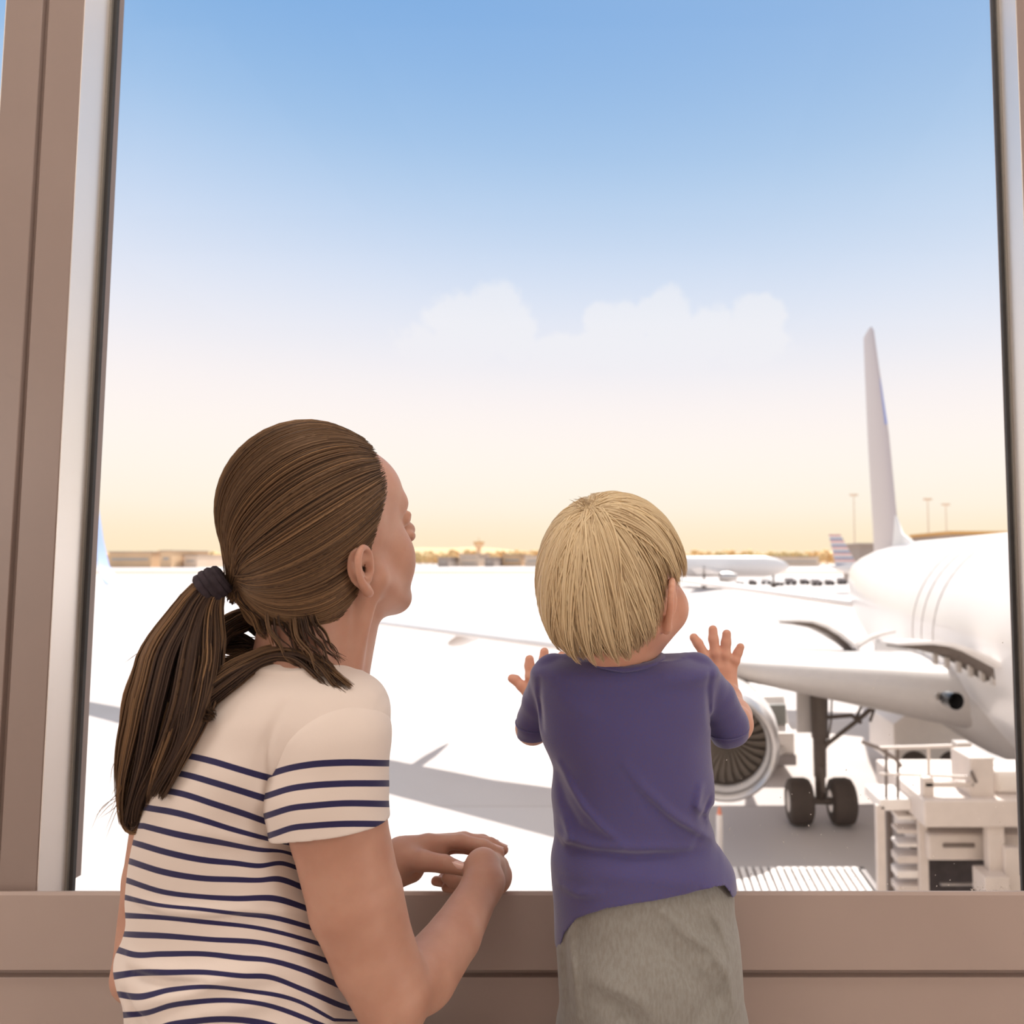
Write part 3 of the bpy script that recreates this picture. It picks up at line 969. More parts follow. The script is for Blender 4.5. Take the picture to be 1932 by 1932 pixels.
# roller dolly in the lower right
root = empty('cargo_dolly', PX(1510, 1690, 9.7)); root.location.z = T
tag(root, 'long low cargo dolly with a white slatted deck below the engine, at the sill', 'dolly')
Y0, Y1 = 9.55, 10.6
xa, xb = PX(1300, 1650, 10).x, PX(1655, 1650, 10).x
zd = T + .62
fr = MB()
fr.box((xa, Y0, zd - .16), (xb, Y0 + .07, zd)); fr.box((xa, Y1 - .07, zd - .16), (xb, Y1, zd))
fr.box((xa, Y0, zd - .16), (xa + .07, Y1, zd)); fr.box((xb - .07, Y0, zd - .16), (xb, Y1, zd))
fr.build('deck_frame', M_vdark, root)
for k in range(22):
    x = xa + .12 + k * (xb - xa - .2) / 22
    MB().box((x, Y0 + .03, zd - .03), (x + .065, Y1 - .03, zd + .015), M=Matrix.Translation((x, 0, 0)) @ Matrix.Shear('XY', 4, (0, 0)) @ Matrix.Translation((-x, 0, 0))).build('slat', M_vwhite, root)
for x in (xa + .4, xb - .4):
    for y in (Y0 + .15, Y1 - .15):
        MB().cyl((x, y - .06, T + .2), (x, y + .06, T + .2), .2, 18).build('wheel', M_tyre, root)
MB().tube([(xb, (Y0 + Y1) / 2, zd - .1), (xb + .45, (Y0 + Y1) / 2, T + .3)], [.03, .025], 8).build('tow_bar', M_vdark, root)
seat(root)

# high loader at the right: control stand with ladder and rails, platform behind
root = empty('cargo_loader', PX(1760, 1690, 9.0)); root.location.z = T
tag(root, 'white cargo loader with ladder, railings and raised platform at the lower right', 'cargo loader')
K = lambda px, py, Y: PX(px, py, Y)
M_ldr = mat('loader_off_white', srgb(214, 202, 194), 0.5, var=0.06)
M_ldk = mat('loader_dark_grey', srgb(120, 108, 102), 0.7, var=0.1)  # darker grey for handles, rear ladder rails and rail posts
def pbox(px0, py0, px1, py1, Y, d, name, m, par=None, bevel=.01):
    a = K(px0, py1, Y); b = K(px1, py0, Y)
    mb = MB().box((a.x, Y, a.z), (b.x, Y + d, b.z))
    return mb.build(name, m, par or root, bevel=bevel)
pbox(1745, 1510, 1990, 1562, 7.9, 1.6, 'platform', M_ldr, bevel=.02)
pbox(1752, 1574, 1960, 1625, 8.2, 1.1, 'side_panel', M_ldr, bevel=.03)
pbox(1780, 1592, 1840, 1600, 8.18, .03, 'grab_handle', M_ldk)
pbox(1870, 1560, 1895, 1760, 7.95, .12, 'leg', M_ldr)
pbox(1900, 1600, 1925, 1760, 7.9, .12, 'leg', M_ldr)
pbox(1752, 1625, 1866, 1760, 8.7, .5, 'engine_bay', mat('dark_engine_bay', srgb(74, 66, 68), .6, var=.3, vscale=9))
pbox(1860, 1655, 1905, 1700, 7.8, .3, 'battery_box', M_ldr)
pbox(1776, 1668, 1870, 1672, 8.5, .05, 'pipe', M_metal)
pbox(1832, 1430, 1876, 1512, 8.0, .5, 'control_cabinet', M_ldr, bevel=.02)
pbox(1742, 1468, 1762, 1512, 8.0, .1, 'post', M_ldr)
pbox(1745, 1476, 1838, 1486, 8.0, .08, 'rail', M_ldr)
pbox(1880, 1455, 1990, 1500, 8.1, .5, 'control_cabinet', M_vwhite, bevel=.05)
pbox(1886, 1500, 1990, 1512, 8.1, .2, 'rail', M_ldr)
# ladder stand
pbox(1660, 1508, 1750, 1530, 8.3, .55, 'step_platform', M_vwhite, bevel=.02)
for px in (1658, 1738):
    pbox(px, 1520, px + 12, 1760, 8.3, .07, 'ladder_rail', M_ldr)
for px in (1678, 1722):
    pbox(px, 1530, px + 6, 1760, 8.75, .05, 'ladder_rail', M_ldk)
for i, py in enumerate((1540, 1566, 1592, 1616, 1644, 1672)):
    pbox(1694, py, 1742, py + (7 if i < 3 else 14), 8.35, .22, 'step', M_ldr if i % 2 else M_vwhite)
for px, pt in ((1672, 1403), (1694, 1400)):
    MB().tube([K(px, 1515, 8.35), K(px, pt + 6, 8.35)], .018, 8).build('rail_post', M_ldk, root)
MB().tube([K(1626, 1399, 8.4), K(1660, 1412, 8.35), K(1690, 1432, 8.3), K(1700, 1446, 8.3)], .022, 8).build('hand_rail', M_ldk, root)
MB().tube([K(1660, 1411, 8.35), K(1740, 1409, 8.2), K(1832, 1406, 8.0)], .02, 8).build('hand_rail', M_ldr, root)
MB().tube([K(1660, 1460, 8.35), K(1740, 1462, 8.2), K(1832, 1466, 8.0)], .016, 8).build('hand_rail', M_ldr, root)
MB().tube([K(1752, 1512, 8.2), K(1752, 1409, 8.2)], .018, 8).build('rail_post', M_ldr, root)
pbox(1806, 1402, 1834, 1410, 7.95, .15, 'hand_grip', M_belly)
MB().tube([K(1832, 1455, 7.95), K(1842, 1476, 7.95)], .02, 8).build('lever', M_ldk, root)
seat(root)

# small tug nose beside the dolly
root = empty('baggage_tractor', PX(1600, 1690, 8.9)); root.location.z = T
tag(root, 'low grey baggage tractor partly hidden by the sill between dolly and loader', 'baggage tractor')
xa, xb = PX(1592, 1680, 8.6).x, PX(1652, 1680, 8.6).x
MB().loft([[Vector((x, 8.0 + y, T + z)) for y, z in ((0, .25), (0, .62), (.25, .72), (1.1, .72), (1.1, .25))] for x in (xa, xb)]).build('body', M_vdark, root, bevel=.04)
MB().box((xa + .1, 8.25, T + .72), (xb - .1, 8.5, T + .8)).build('seat', M_tyre, root)
for x in (xa - .02, xb - .13):
    for y in (8.2, 8.9):
        MB().cyl((x, y, T + .25), (x + .15, y, T + .25), .25, 18).build('wheel', M_tyre, root)
seat(root)

# ------------------------------------------------------------------ organic modelling: blended volumes -> one continuous skin
A3 = lambda v: np.array(v, dtype=np.float32)
def smin(a, b, k):
    if k <= 0: return np.minimum(a, b)
    h = np.maximum(k - np.abs(a - b), 0) / k
    return np.minimum(a, b) - h * h * k * 0.25
def smax(a, b, k): return -smin(-a, -b, k)

class Frame:
    def __init__(s, c, yaw=0.0, pitch=0.0, roll=0.0, scale=1.0):
        cy, sy, cp, sp_ = math.cos(yaw), math.sin(yaw), math.cos(pitch), math.sin(pitch)
        f = Vector((cy * cp, sy * cp, sp_)); l = Vector((-sy, cy, 0)); u = f.cross(l)
        if roll:
            q = Matrix.Rotation(roll, 3, f); l = q @ l; u = q @ u
        s.R = np.array([f, l, u], dtype=np.float64).T      # columns are forward, left, up
        s.c = np.array(c, dtype=np.float64); s.s = scale
    def W(s, p): return s.c + s.R @ (np.array(p, dtype=np.float64) * s.s)
    def Wn(s, P): return s.c + (P * s.s) @ s.R.T
    def L(s, p): return (s.R.T @ (np.array(p, dtype=np.float64) - s.c)) / s.s
    def Ln(s, P): return ((P - s.c) @ s.R) / s.s

class Vox:
    def __init__(s, lo, hi, h):
        s.lo = np.array(lo, dtype=np.float64); s.h = h
        s.n = np.ceil((np.array(hi) - s.lo) / h).astype(int) + 1
        s.ax = [(s.lo[i] + h * np.arange(s.n[i])).astype(np.float32) for i in range(3)]
        s.F = np.full(tuple(s.n), 0.04, dtype=np.float32)
    def _sl(s, lo, hi):
        r = []
        for i in range(3):
            a = int(max(0, math.floor((lo[i] - s.lo[i]) / s.h))); b = int(min(s.n[i], math.ceil((hi[i] - s.lo[i]) / s.h) + 1))
            if b <= a: return None
            r.append(slice(a, b))
        return tuple(r)
    def op(s, fn, lo, hi, k=0.0, mode='add'):
        sl = s._sl(lo, hi)
        if sl is None: return
        x = s.ax[0][sl[0]][:, None, None]; y = s.ax[1][sl[1]][None, :, None]; z = s.ax[2][sl[2]][None, None, :]
        d = fn(x, y, z)
        if mode == 'add': s.F[sl] = smin(s.F[sl], d, k)
        elif mode == 'cut': s.F[sl] = smax(s.F[sl], -d, k)
        elif mode == 'and': s.F[sl] = smax(s.F[sl], d, k)
    def cone(s, a, b, ra, rb, k=0.01, mode='add'):
        a = np.array(a, dtype=np.float64); b = np.array(b, dtype=np.float64)
        m = max(ra, rb) + k + 3 * s.h
        ba = b - a; L2 = float(ba @ ba) + 1e-12
        def fn(x, y, z):
            t = np.clip(((x - a[0]) * ba[0] + (y - a[1]) * ba[1] + (z - a[2]) * ba[2]) / L2, 0, 1)
            dx = x - (a[0] + ba[0] * t); dy = y - (a[1] + ba[1] * t); dz = z - (a[2] + ba[2] * t)
            return (np.sqrt(dx * dx + dy * dy + dz * dz) - (ra + (rb - ra) * t)).astype(np.float32)
        s.op(fn, np.minimum(a, b) - m, np.maximum(a, b) + m, k, mode)
    def chain(s, pts, rad, k=0.008):
        for i in range(len(pts) - 1):
            s.cone(pts[i], pts[i + 1], rad[i], rad[i + 1], k if i == 0 else min(k, 0.004))
    def ell(s, fr, c, r, k=0.01, mode='add', tilt=None):
        """ellipsoid in a local frame; tilt = extra local rotation matrix"""
        c = np.array(c, dtype=np.float64); r = np.array(r, dtype=np.float64) * fr.s
        cw = fr.W(c); R = fr.R if tilt is None else fr.R @ tilt
        ext = np.sqrt(((R * r[None, :]) ** 2).sum(1)) + k + 3 * s.h
        def fn(x, y, z):
            X, Y, Z = x - cw[0], y - cw[1], z - cw[2]
            q = [X * R[0, i] + Y * R[1, i] + Z * R[2, i] for i in range(3)]
            k0 = np.sqrt((q[0] / r[0]) ** 2 + (q[1] / r[1]) ** 2 + (q[2] / r[2]) ** 2)
            k1 = np.sqrt((q[0] / r[0] ** 2) ** 2 + (q[1] / r[1] ** 2) ** 2 + (q[2] / r[2] ** 2) ** 2) + 1e-9
            return (k0 * (k0 - 1) / k1).astype(np.float32)
        s.op(fn, cw - ext, cw + ext, k, mode)
    def conel(s, fr, a, b, ra, rb, k=0.008, mode='add'):
        s.cone(fr.W(a), fr.W(b), ra * fr.s, rb * fr.s, k, mode)
    def loft(s, tab, off=0.0, k=0.01, disp=None, mode='add', ztop=None, zbot=None):
        """tab rows: z, x_left, x_right, y_centre, y_radius (world)"""
        t = np.array(sorted(tab, key=lambda r: r[0]), dtype=np.float64)
        z0, z1 = t[0, 0], t[-1, 0]
        m = abs(off) + k + 4 * s.h + (0.012 if disp is not None else 0)
        lo = (t[:, 1].min() - m, (t[:, 3] - t[:, 4]).min() - m, z0 - m); hi = (t[:, 2].max() + m, (t[:, 3] + t[:, 4]).max() + m, z1 + m)
        sl = s._sl(lo, hi)
        def fn(x, y, z):
            zz = z.ravel()
            # smooth interpolation of the slices
            g = lambda c: smooth_interp(zz, t[:, 0], t[:, c])
            l, r, cy, ry = g(1), g(2), g(3), g(4)
            cx = ((l + r) / 2)[None, None, :]; rx = ((r - l) / 2 + off)[None, None, :]
            cy = cy[None, None, :]; ry = (ry + off)[None, None, :]
            X, Y = (x - cx) / rx, (y - cy) / ry
            k0 = np.sqrt(X * X + Y * Y); k1 = np.sqrt((X / rx) ** 2 + (Y / ry) ** 2) + 1e-9
            d = k0 * (k0 - 1) / k1
            d = np.maximum(d, np.maximum(z - (z1 + off), (z0 - off) - z))
            if disp is not None:
                d = d - disp(x, z)
            return d.astype(np.float32)
        s.op(fn, lo, hi, k, mode)

def smooth_interp(x, xp, fp):
    """monotone-ish cubic through the table (Catmull-Rom)"""
    xp = np.asarray(xp); fp = np.asarray(fp)
    m = np.gradient(fp, xp)
    i = np.clip(np.searchsorted(xp, x) - 1, 0, len(xp) - 2)
    h = xp[i + 1] - xp[i]; t = np.clip((x - xp[i]) / h, 0, 1)
    return ((2 * t ** 3 - 3 * t ** 2 + 1) * fp[i] + (t ** 3 - 2 * t ** 2 + t) * h * m[i] + (-2 * t ** 3 + 3 * t ** 2) * fp[i + 1] + (t ** 3 - t ** 2) * h * m[i + 1])

def nets(F, lo, h):
    ins = F < 0
    c = np.zeros(tuple(np.array(F.shape) - 1), dtype=np.uint8)
    for i in (0, 1):
        for j in (0, 1):
            for k in (0, 1):
                c += ins[i:F.shape[0] - 1 + i, j:F.shape[1] - 1 + j, k:F.shape[2] - 1 + k]
    act = (c > 0) & (c < 8)
    I, J, K = np.nonzero(act)
    idx = np.full(c.shape, -1, dtype=np.int32); idx[I, J, K] = np.arange(len(I), dtype=np.int32)
    acc = np.zeros((len(I), 3)); cnt = np.zeros(len(I))
    cor = [(i, j, k) for i in (0, 1) for j in (0, 1) for k in (0, 1)]
    val = {q: F[I + q[0], J + q[1], K + q[2]] for q in cor}
    for a in cor:
        for d in range(3):
            if a[d]: continue
            b = tuple(a[e] + (1 if e == d else 0) for e in range(3))
            va, vb = val[a], val[b]
            m = (va < 0) != (vb < 0)
            t = np.where(m, va / np.where(m, va - vb, 1), 0)
            p = np.zeros((len(I), 3)); p += a; p[:, d] += t
            acc[m] += p[m]; cnt[m] += 1
    V = (np.stack([I, J, K], 1) + acc / cnt[:, None]) * h + lo
    faces = []
    for d in range(3):
        s0 = [slice(None)] * 3; s1 = [slice(None)] * 3
        s0[d] = slice(0, -1); s1[d] = slice(1, None)
        A = ins[tuple(s0)]; B = ins[tuple(s1)]
        P = np.nonzero(A != B)
        u, v = (d + 1) % 3, (d + 2) % 3
        ok = (P[u] > 0) & (P[v] > 0) & (P[u] < F.shape[u] - 1) & (P[v] < F.shape[v] - 1)
        P = [q[ok] for q in P]
        inside_first = A[tuple(P)]
        def cell(du, dv):
            q = [P[0].copy(), P[1].copy(), P[2].copy()]
            q[u] += du; q[v] += dv
            return idx[tuple(q)]
        quad = np.stack([cell(-1, -1), cell(0, -1), cell(0, 0), cell(-1, 0)], 1)
        quad[~inside_first] = quad[~inside_first][:, ::-1]
        faces.append(quad)
    return V, np.concatenate(faces)

def np_mesh(name, V, Q, mats, parent=None, attrs=None, side=4):
    me = bpy.data.meshes.new(name)
    n, m = len(V), len(Q)
    me.vertices.add(n); me.vertices.foreach_set('co', np.asarray(V, dtype=np.float32).ravel())
    k = Q.shape[1]
    me.loops.add(m * k); me.loops.foreach_set('vertex_index', np.asarray(Q, dtype=np.int32).ravel())
    me.polygons.add(m); me.polygons.foreach_set('loop_start', np.arange(0, m * k, k, dtype=np.int32))
    me.polygons.foreach_set('use_smooth', np.ones(m, dtype=bool))
    me.update(calc_edges=True); me.validate()
    if attrs:
        for an, av in attrs.items():
            at = me.attributes.new(an, 'FLOAT', 'POINT'); at.data.foreach_set('value', np.asarray(av, dtype=np.float32))
    for mm in (mats if isinstance(mats, (list, tuple)) else [mats]): me.materials.append(mm)
    ob = bpy.data.objects.new(name, me); COL.objects.link(ob)
    if parent: ob.parent = parent
    return ob

def relax(V, Q, it=2, lam=0.5):
    n = len(V)
    for _ in range(it):
        acc = np.zeros((n, 3)); cnt = np.zeros(n)
        for a, b in ((0, 1), (1, 2), (2, 3), (3, 0)):
            for p, q in ((Q[:, a], Q[:, b]), (Q[:, b], Q[:, a])):
                for d in range(3): acc[:, d] += np.bincount(p, weights=V[q, d], minlength=n)
                cnt += np.bincount(p, minlength=n)
        V = V * (1 - lam) + lam * acc / np.maximum(cnt, 1)[:, None]
    return V

def vox_obj(vx, name, mats, parent=None, attrs=None, it=1):
    V, Q = nets(vx.F, vx.lo, vx.h)
    if it: V = relax(V, Q, it)
    at = {k: f(V) for k, f in attrs.items()} if attrs else None
    return np_mesh(name, V, Q, mats, parent, at)

def spline(P, n):
    """Catmull-Rom through control points, n samples"""
    P = np.asarray(P, dtype=np.float64)
    d = np.r_[0, np.cumsum(np.linalg.norm(np.diff(P, axis=0), axis=1))]
    t = np.linspace(0, d[-1], n)
    return np.stack([smooth_interp(t, d, P[:, i]) for i in range(P.shape[1])], 1)

def strands_mesh(name, paths, r0, mat_, parent, sides=4, tint=None, taper=1.0, flat=1.0, root_taper=0.5):
    """paths (S,N,3) -> one mesh of thin tapered tubes; r0 (S,)"""
    P = np.asarray(paths, dtype=np.float64); S, N, _ = P.shape
    T_ = np.gradient(P, axis=1); T_ /= np.linalg.norm(T_, axis=2, keepdims=True) + 1e-12
    r1, r2 = np.array([0.31, 0.87, 0.38]), np.array([0.80, -0.1, -0.59])
    par = np.abs(T_ @ r1).mean(1) > np.abs(T_ @ r2).mean(1)
    ref = np.where(par[:, None, None], r2, r1) + np.zeros_like(T_); U = np.cross(T_, ref); U /= np.linalg.norm(U, axis=2, keepdims=True) + 1e-9
    W = np.cross(T_, U)
    t = np.linspace(0, 1, N)
    prof = np.minimum(1.0, root_taper + (1 - root_taper) * t / 0.15) * np.clip(1 - taper * np.clip((t - 0.55) / 0.45, 0, 1) ** 1.5, 0.06, 1)
    R = np.asarray(r0)[:, None] * prof[None, :]
    V = np.zeros((S, N, sides, 3))
    for k in range(sides):
        a = 2 * math.pi * k / sides
        V[:, :, k] = P + (U * math.cos(a) + W * math.sin(a) * flat) * R[:, :, None]
    base = (np.arange(S)[:, None, None] * N + np.arange(N - 1)[None, :, None]) * sides
    k = np.arange(sides)[None, None, :]; k2 = (k + 1) % sides
    Q = np.stack([base + k, base + k2, base + sides + k2, base + sides + k], -1).reshape(-1, 4)
    tt = np.repeat(np.asarray(tint), N * sides)
    al = np.tile(np.repeat(t, sides), S)
    return np_mesh(name, V.reshape(-1, 3), Q, mat_, parent, {'tint': tt, 'along': al})

def hair_mat(name, dark, light, rough=0.42, trans=0.12):
    m = bpy.data.materials.new(name); m.use_nodes = True
    nt = m.node_tree; N, L = nt.nodes.new, nt.links.new
    b = nt.nodes['Principled BSDF']; out = nt.nodes['Material Output']
    at = N('ShaderNodeAttribute'); at.attribute_name = 'tint'
    mx = N('ShaderNodeMix'); mx.data_type = 'RGBA'
    mx.inputs[6].default_value = dark; mx.inputs[7].default_value = light
    L(at.outputs['Fac'], mx.inputs['Factor']); L(mx.outputs[2], b.inputs['Base Color'])
    b.inputs['Roughness'].default_value = rough
    b.inputs['Specular IOR Level'].default_value = 0.6
    b.inputs['Specular Tint'].default_value = light
    tr = N('ShaderNodeBsdfTranslucent'); L(mx.outputs[2], tr.inputs[0])
    ms = N('ShaderNodeMixShader'); ms.inputs[0].default_value = trans
    L(b.outputs[0], ms.inputs[1]); L(tr.outputs[0], ms.inputs[2]); L(ms.outputs[0], out.inputs[0])
    return m

def ridge_field(lines, Yref):
    """folds: list of (pixel polyline, amplitude m, width m) -> displacement function of world x, z"""
    L_ = []
    for pl, amp, w in lines:
        pts = np.array([[PX(a, b, Yref).x, PX(a, b, Yref).z] for a, b in pl]); L_.append((pts, amp, w))
    def f(x, z):
        X = x[:, :, 0][:, :, None] if x.ndim == 3 else x
        shp = np.broadcast(x[:, :1, :], z[:, :1, :]).shape
        out = np.zeros(shp, dtype=np.float32)
        XX = np.broadcast_to(x[:, :1, :], shp); ZZ = np.broadcast_to(z[:, :1, :], shp)
        for pts, amp, w in L_:
            best = np.full(shp, 1e9, dtype=np.float32); bt = np.zeros(shp, dtype=np.float32)
            n = len(pts) - 1
            for i in range(n):
                a, b = pts[i], pts[i + 1]; d = b - a; l2 = d @ d + 1e-12
                t = np.clip(((XX - a[0]) * d[0] + (ZZ - a[1]) * d[1]) / l2, 0, 1)
                q = (XX - a[0] - d[0] * t) ** 2 + (ZZ - a[1] - d[1] * t) ** 2
                m = q < best
                best = np.where(m, q, best); bt = np.where(m, (i + t) / n, bt)
            out += amp * np.exp(-best / (w * w)) * np.sin(np.pi * np.clip(bt, 0.06, 0.94)) ** 0.5
        return out
    return f

def skin_mat(name, col, col2):
    return mat(name, col, 0.48, var=0.1, vscale=22, bump=0.06, bscale=420, sss=0.28, col2=col2, spec=0.4)

def fabric(name, col, col2, vscale=260, bump=0.25, bscale=900, rough=0.85, sheen=0.25, stretch=(1, 1, 0.35)):
    return mat(name, col, rough, col2=col2, vscale=vscale, bump=bump, bscale=bscale, sheen=sheen, spec=0.25, stretch=stretch)

def tangent_row(py, l, r, cy, ry):
    """slice of a body seen by the camera between pixel columns l and r: ellipse with centre depth cy, depth radius ry"""
    dy = math.cos(PITCH) - (CY - py) / FPX * math.sin(PITCH)
    ml, mr = (l - CX) / FPX / dy, (r - CX) / FPX / dy
    cx, rx = (ml + mr) / 2 * cy, (mr - ml) / 2 * cy
    for _ in range(60):
        a = math.sqrt(rx * rx + ml * ml * ry * ry); b = math.sqrt(rx * rx + mr * mr * ry * ry)
        cl, cr = ml * cy + a, mr * cy - b          # centre wanted by the left / right tangent
        cx = (cl + cr) / 2
        rx = max(.01, rx - (cl - cr) / 4)
    return (PX(l, py, cy - .5 * ry).z, cx - rx, cx + rx, cy, ry)

# ================================================================== the mother
M_skin = skin_mat('warm_skin', srgb(196, 150, 129), srgb(186, 138, 117))
M_hair = hair_mat('brown_hair', srgb(80, 66, 60), srgb(180, 142, 106), trans=0.3)
M_hairbase = mat('brown_hair_base', srgb(82, 68, 61), 0.6, var=0.2, vscale=60)
M_eye = mat('eye_white', srgb(225, 220, 215), 0.2)
M_nail = mat('fingernail', srgb(232, 190, 176), 0.25, spec=0.6)
M_jeans = fabric('navy_trousers', srgb(58, 60, 80), srgb(48, 50, 70))

HM = Frame(PX(622, 1010, 0.83), yaw=math.radians(67), pitch=math.radians(17), roll=math.radians(0), scale=1.0)
HM.s = 1.0

def head_mother(v):
    F = HM
    v.ell(F, (-.016, 0, .032), (.098, .075, .090), .0)
    v.ell(F, (.050, 0, .038), (.046, .060, .052), .02)
    v.ell(F, (.034, 0, -.030), (.056, .057, .078), .02)
    for s in (-1, 1):
        v.conel(F, (-.004, s * .056, -.050), (.056, s * .026, -.096), .018, .019, .022)
        v.ell(F, (.056, s * .036, -.044), (.025, .023, .034), .018)
        v.conel(F, (.084, s * .012, .022), (.070, s * .046, .020), .010, .010, .014)
    v.ell(F, (.070, 0, -.103), (.018, .026, .017), .016)
    for s in (-1, 1):
        v.ell(F, (.103, s * .032, .000), (.017, .019, .012), .014, 'cut')
    v.conel(F, (.090, 0, .010), (.127, 0, -.027), .0085, .0105, .012)
    for s in (-1, 1):
        v.ell(F, (.114, s * .012, -.033), (.011, .0075, .0075), .006)
        v.ell(F, (.082, s * .031, -.001), (.0135, .015, .012), .003)
        # upper and lower lid, lashes line
        v.conel(F, (.090, s * .018, .004), (.087, s * .043, .003), .0035, .003, .004)
    v.ell(F, (.094, 0, -.058), (.011, .023, .0065), .007)
    v.ell(F, (.092, 0, -.069), (.011, .020, .0070), .007)
    v.ell(F, (.106, 0, -.0635), (.008, .022, .0018), .003, 'cut')
    # ears
    q = lambda a, b, c: (-.042 + (a + .010) * .74, b, -.030 + (c + .012) * .74)
    for s in (-1, 1):
        E = spline([(.004, .073, -.030), (.010, .079, -.005), (.004, .083, .016), (-.010, .087, .024), (-.024, .090, .017), (-.030, .090, -.002), (-.024, .087, -.021), (-.012, .082, -.038), (-.001, .077, -.047), (.004, .073, -.040)], 28)
        E = [q(a, s * (b + .0005), c) for a, b, c in E]
        r = np.interp(np.linspace(0, 1, 28), np.linspace(0, 1, 10), [.0028, .0028, .0030, .0033, .0036, .0036, .0034, .0040, .0054, .0036])
        for i in range(27):
            v.conel(F, E[i], E[i + 1], r[i], r[i + 1], .0015)
        v.ell(F, q(-.010, s * .079, -.006), (.0155, .0042, .023), .004, tilt=np.array(Matrix.Rotation(math.radians(s * 14), 3, 'Z')))
        v.conel(F, q(-.020, s * .0855, .012), q(-.017, s * .0850, -.014), .0020, .0026, .002)
        v.conel(F, q(-.017, s * .0850, -.014), q(.000, s * .079, -.028), .0026, .0028, .002)
        v.conel(F, q(.006, s * .079, -.014), q(.007, s * .079, -.004), .0042, .003, .003)
        v.ell(F, q(-.004, s * .086, -.010), (.0070, .009, .0090), .002, 'cut')
        v.ell(F, q(-.010, s * .0915, .011), (.006, .005, .006), .002, 'cut')

def body_tab(Y0=0.82):
    rows = [(1268, 492, 640, .800, .045), (1300, 425, 684, .800, .062), (1340, 372, 700, .805, .078), (1400, 322, 700, .815, .092), (1465, 287, 655, .82, .10),
            (1530, 264, 610, .82, .10), (1580, 251, 598, .82, .098), (1620, 243, 600, .82, .095), (1660, 238, 608, .82, .092), (1700, 235, 618, .82, .090),
            (1750, 236, 634, .82, .090), (1785, 227, 640, .82, .092), (1815, 214, 646, .82, .097), (1850, 217, 652, .82, .099), (1885, 229, 658, .82, .100), (1932, 234, 668, .82, .104), (2010, 225, 690, .83, .112)]
    return [tangent_row(*r) for r in rows]

TAB = body_tab()
v = Vox((-.72, .66, .12), (-.165, 1.13, 1.06), .0018)
v.loft([(z, l + .008, r - .008, cy, ry - .008) for z, l, r, cy, ry in TAB], k=0)
P = lambda px, py, Y: np.array(PX(px, py, Y))
# right arm
SH, EL, WR = P(628, 1392, .785), P(744, 1880, .80), P(912, 1668, .985)
v.cone(P(560, 1330, .80), SH, .040, .047, .02)
v.cone(SH, P(640, 1560, .785), .046, .0475, .004)
v.cone(P(640, 1560, .785), P(672, 1700, .79), .0475, .0460, .004)
v.cone(P(674, 1700, .79), P(706, 1800, .795), .0465, .0410, .004)
v.cone(P(706, 1800, .795), EL, .0410, .0385, .004)
v.cone(EL, P(800, 1842, .85), .036, .037, .004)
v.cone(P(800, 1842, .85), P(856, 1768, .91), .0378, .0330, .004)
v.cone(P(856, 1768, .91), WR, .0330, .0255, .004)
v.cone(EL, P(748, 1915, .80), .036, .030, .004)
# right hand, bent down over the ledge
v.cone(WR, P(909, 1634, 1.005), .0262, .0215, .012)
v.cone(P(909, 1634, 1.005), P(928, 1636, 1.035), .0205, .0175, .010)
for i, (a, b) in enumerate((((922, 1628, 1.03), (944, 1632, 1.060)), ((926, 1640, 1.03), (950, 1648, 1.062)), ((924, 1650, 1.025), (950, 1660, 1.060)), ((920, 1655, 1.02), (944, 1670, 1.055)))):
    v.cone(P(*a), P(*b), .0135, .0100, .008)
F4 = [[(944, 1632, 1.060), (925, 1640, 1.084), (880, 1640, 1.090), (855, 1644, 1.088)],
      [(950, 1648, 1.062), (925, 1655, 1.086), (875, 1655, 1.090), (835, 1656, 1.086)],
      [(950, 1660, 1.060), (920, 1668, 1.080), (865, 1668, 1.078), (822, 1662, 1.074)],
      [(944, 1670, 1.055), (915, 1676, 1.066), (870, 1677, 1.064), (842, 1674, 1.062)]]
for f in F4:
    v.chain([P(*q) for q in f], [.0098, .0088, .0082, .0068], .006)
v.chain([P(905, 1660, 1.01), P(880, 1668, 1.035), P(858, 1664, 1.048), P(842, 1656, 1.05)], [.0125, .0105, .009, .0072], .008)
# left arm, reaching round in front of her to the ledge
SL, LE_, LW = P(350, 1405, .89), P(274, 1832, .885), P(735, 1632, 1.018)
v.cone(P(430, 1340, .83), SL, .045, .048, .03)
v.cone(SL, P(308, 1650, .90), .044, .041, .004)
v.cone(P(308, 1650, .90), LE_, .041, .0335, .004)
v.cone(LE_, P(400, 1770, .95), .034, .037, .004)
v.cone(P(400, 1770, .95), LW, .038, .0255, .004)
# left hand lying over the right wrist
v.cone(LW, P(762, 1618, 1.026), .0235, .0215, .010)
v.cone(P(755, 1604, 1.030), P(806, 1592, 1.044), .0175, .0128, .012)
v.cone(P(755, 1614, 1.036), P(812, 1602, 1.056), .0175, .0125, .012)
v.cone(P(750, 1636, 1.030), P(800, 1618, 1.058), .0190, .0125, .012)
v.cone(P(738, 1652, 1.024), P(778, 1644, 1.040), .0190, .0150, .012)
v.cone(P(790, 1612, 1.034), P(832, 1606, 1.044), .0135, .0095, .010)
v.cone(P(800, 1618, 1.058), P(836, 1618, 1.070), .0110, .0090, .010)
G4 = [[(806, 1591, 1.044), (868, 1588, 1.052), (912, 1597, 1.056), (943, 1609, 1.056)],
      [(815, 1588, 1.058), (875, 1582, 1.068), (925, 1592, 1.072), (951, 1604, 1.070)],
      [(812, 1592, 1.068), (868, 1582, 1.080), (910, 1585, 1.084), (936, 1592, 1.084)],
      [(805, 1606, 1.070), (850, 1600, 1.084), (885, 1602, 1.090), (905, 1610, 1.090)]]
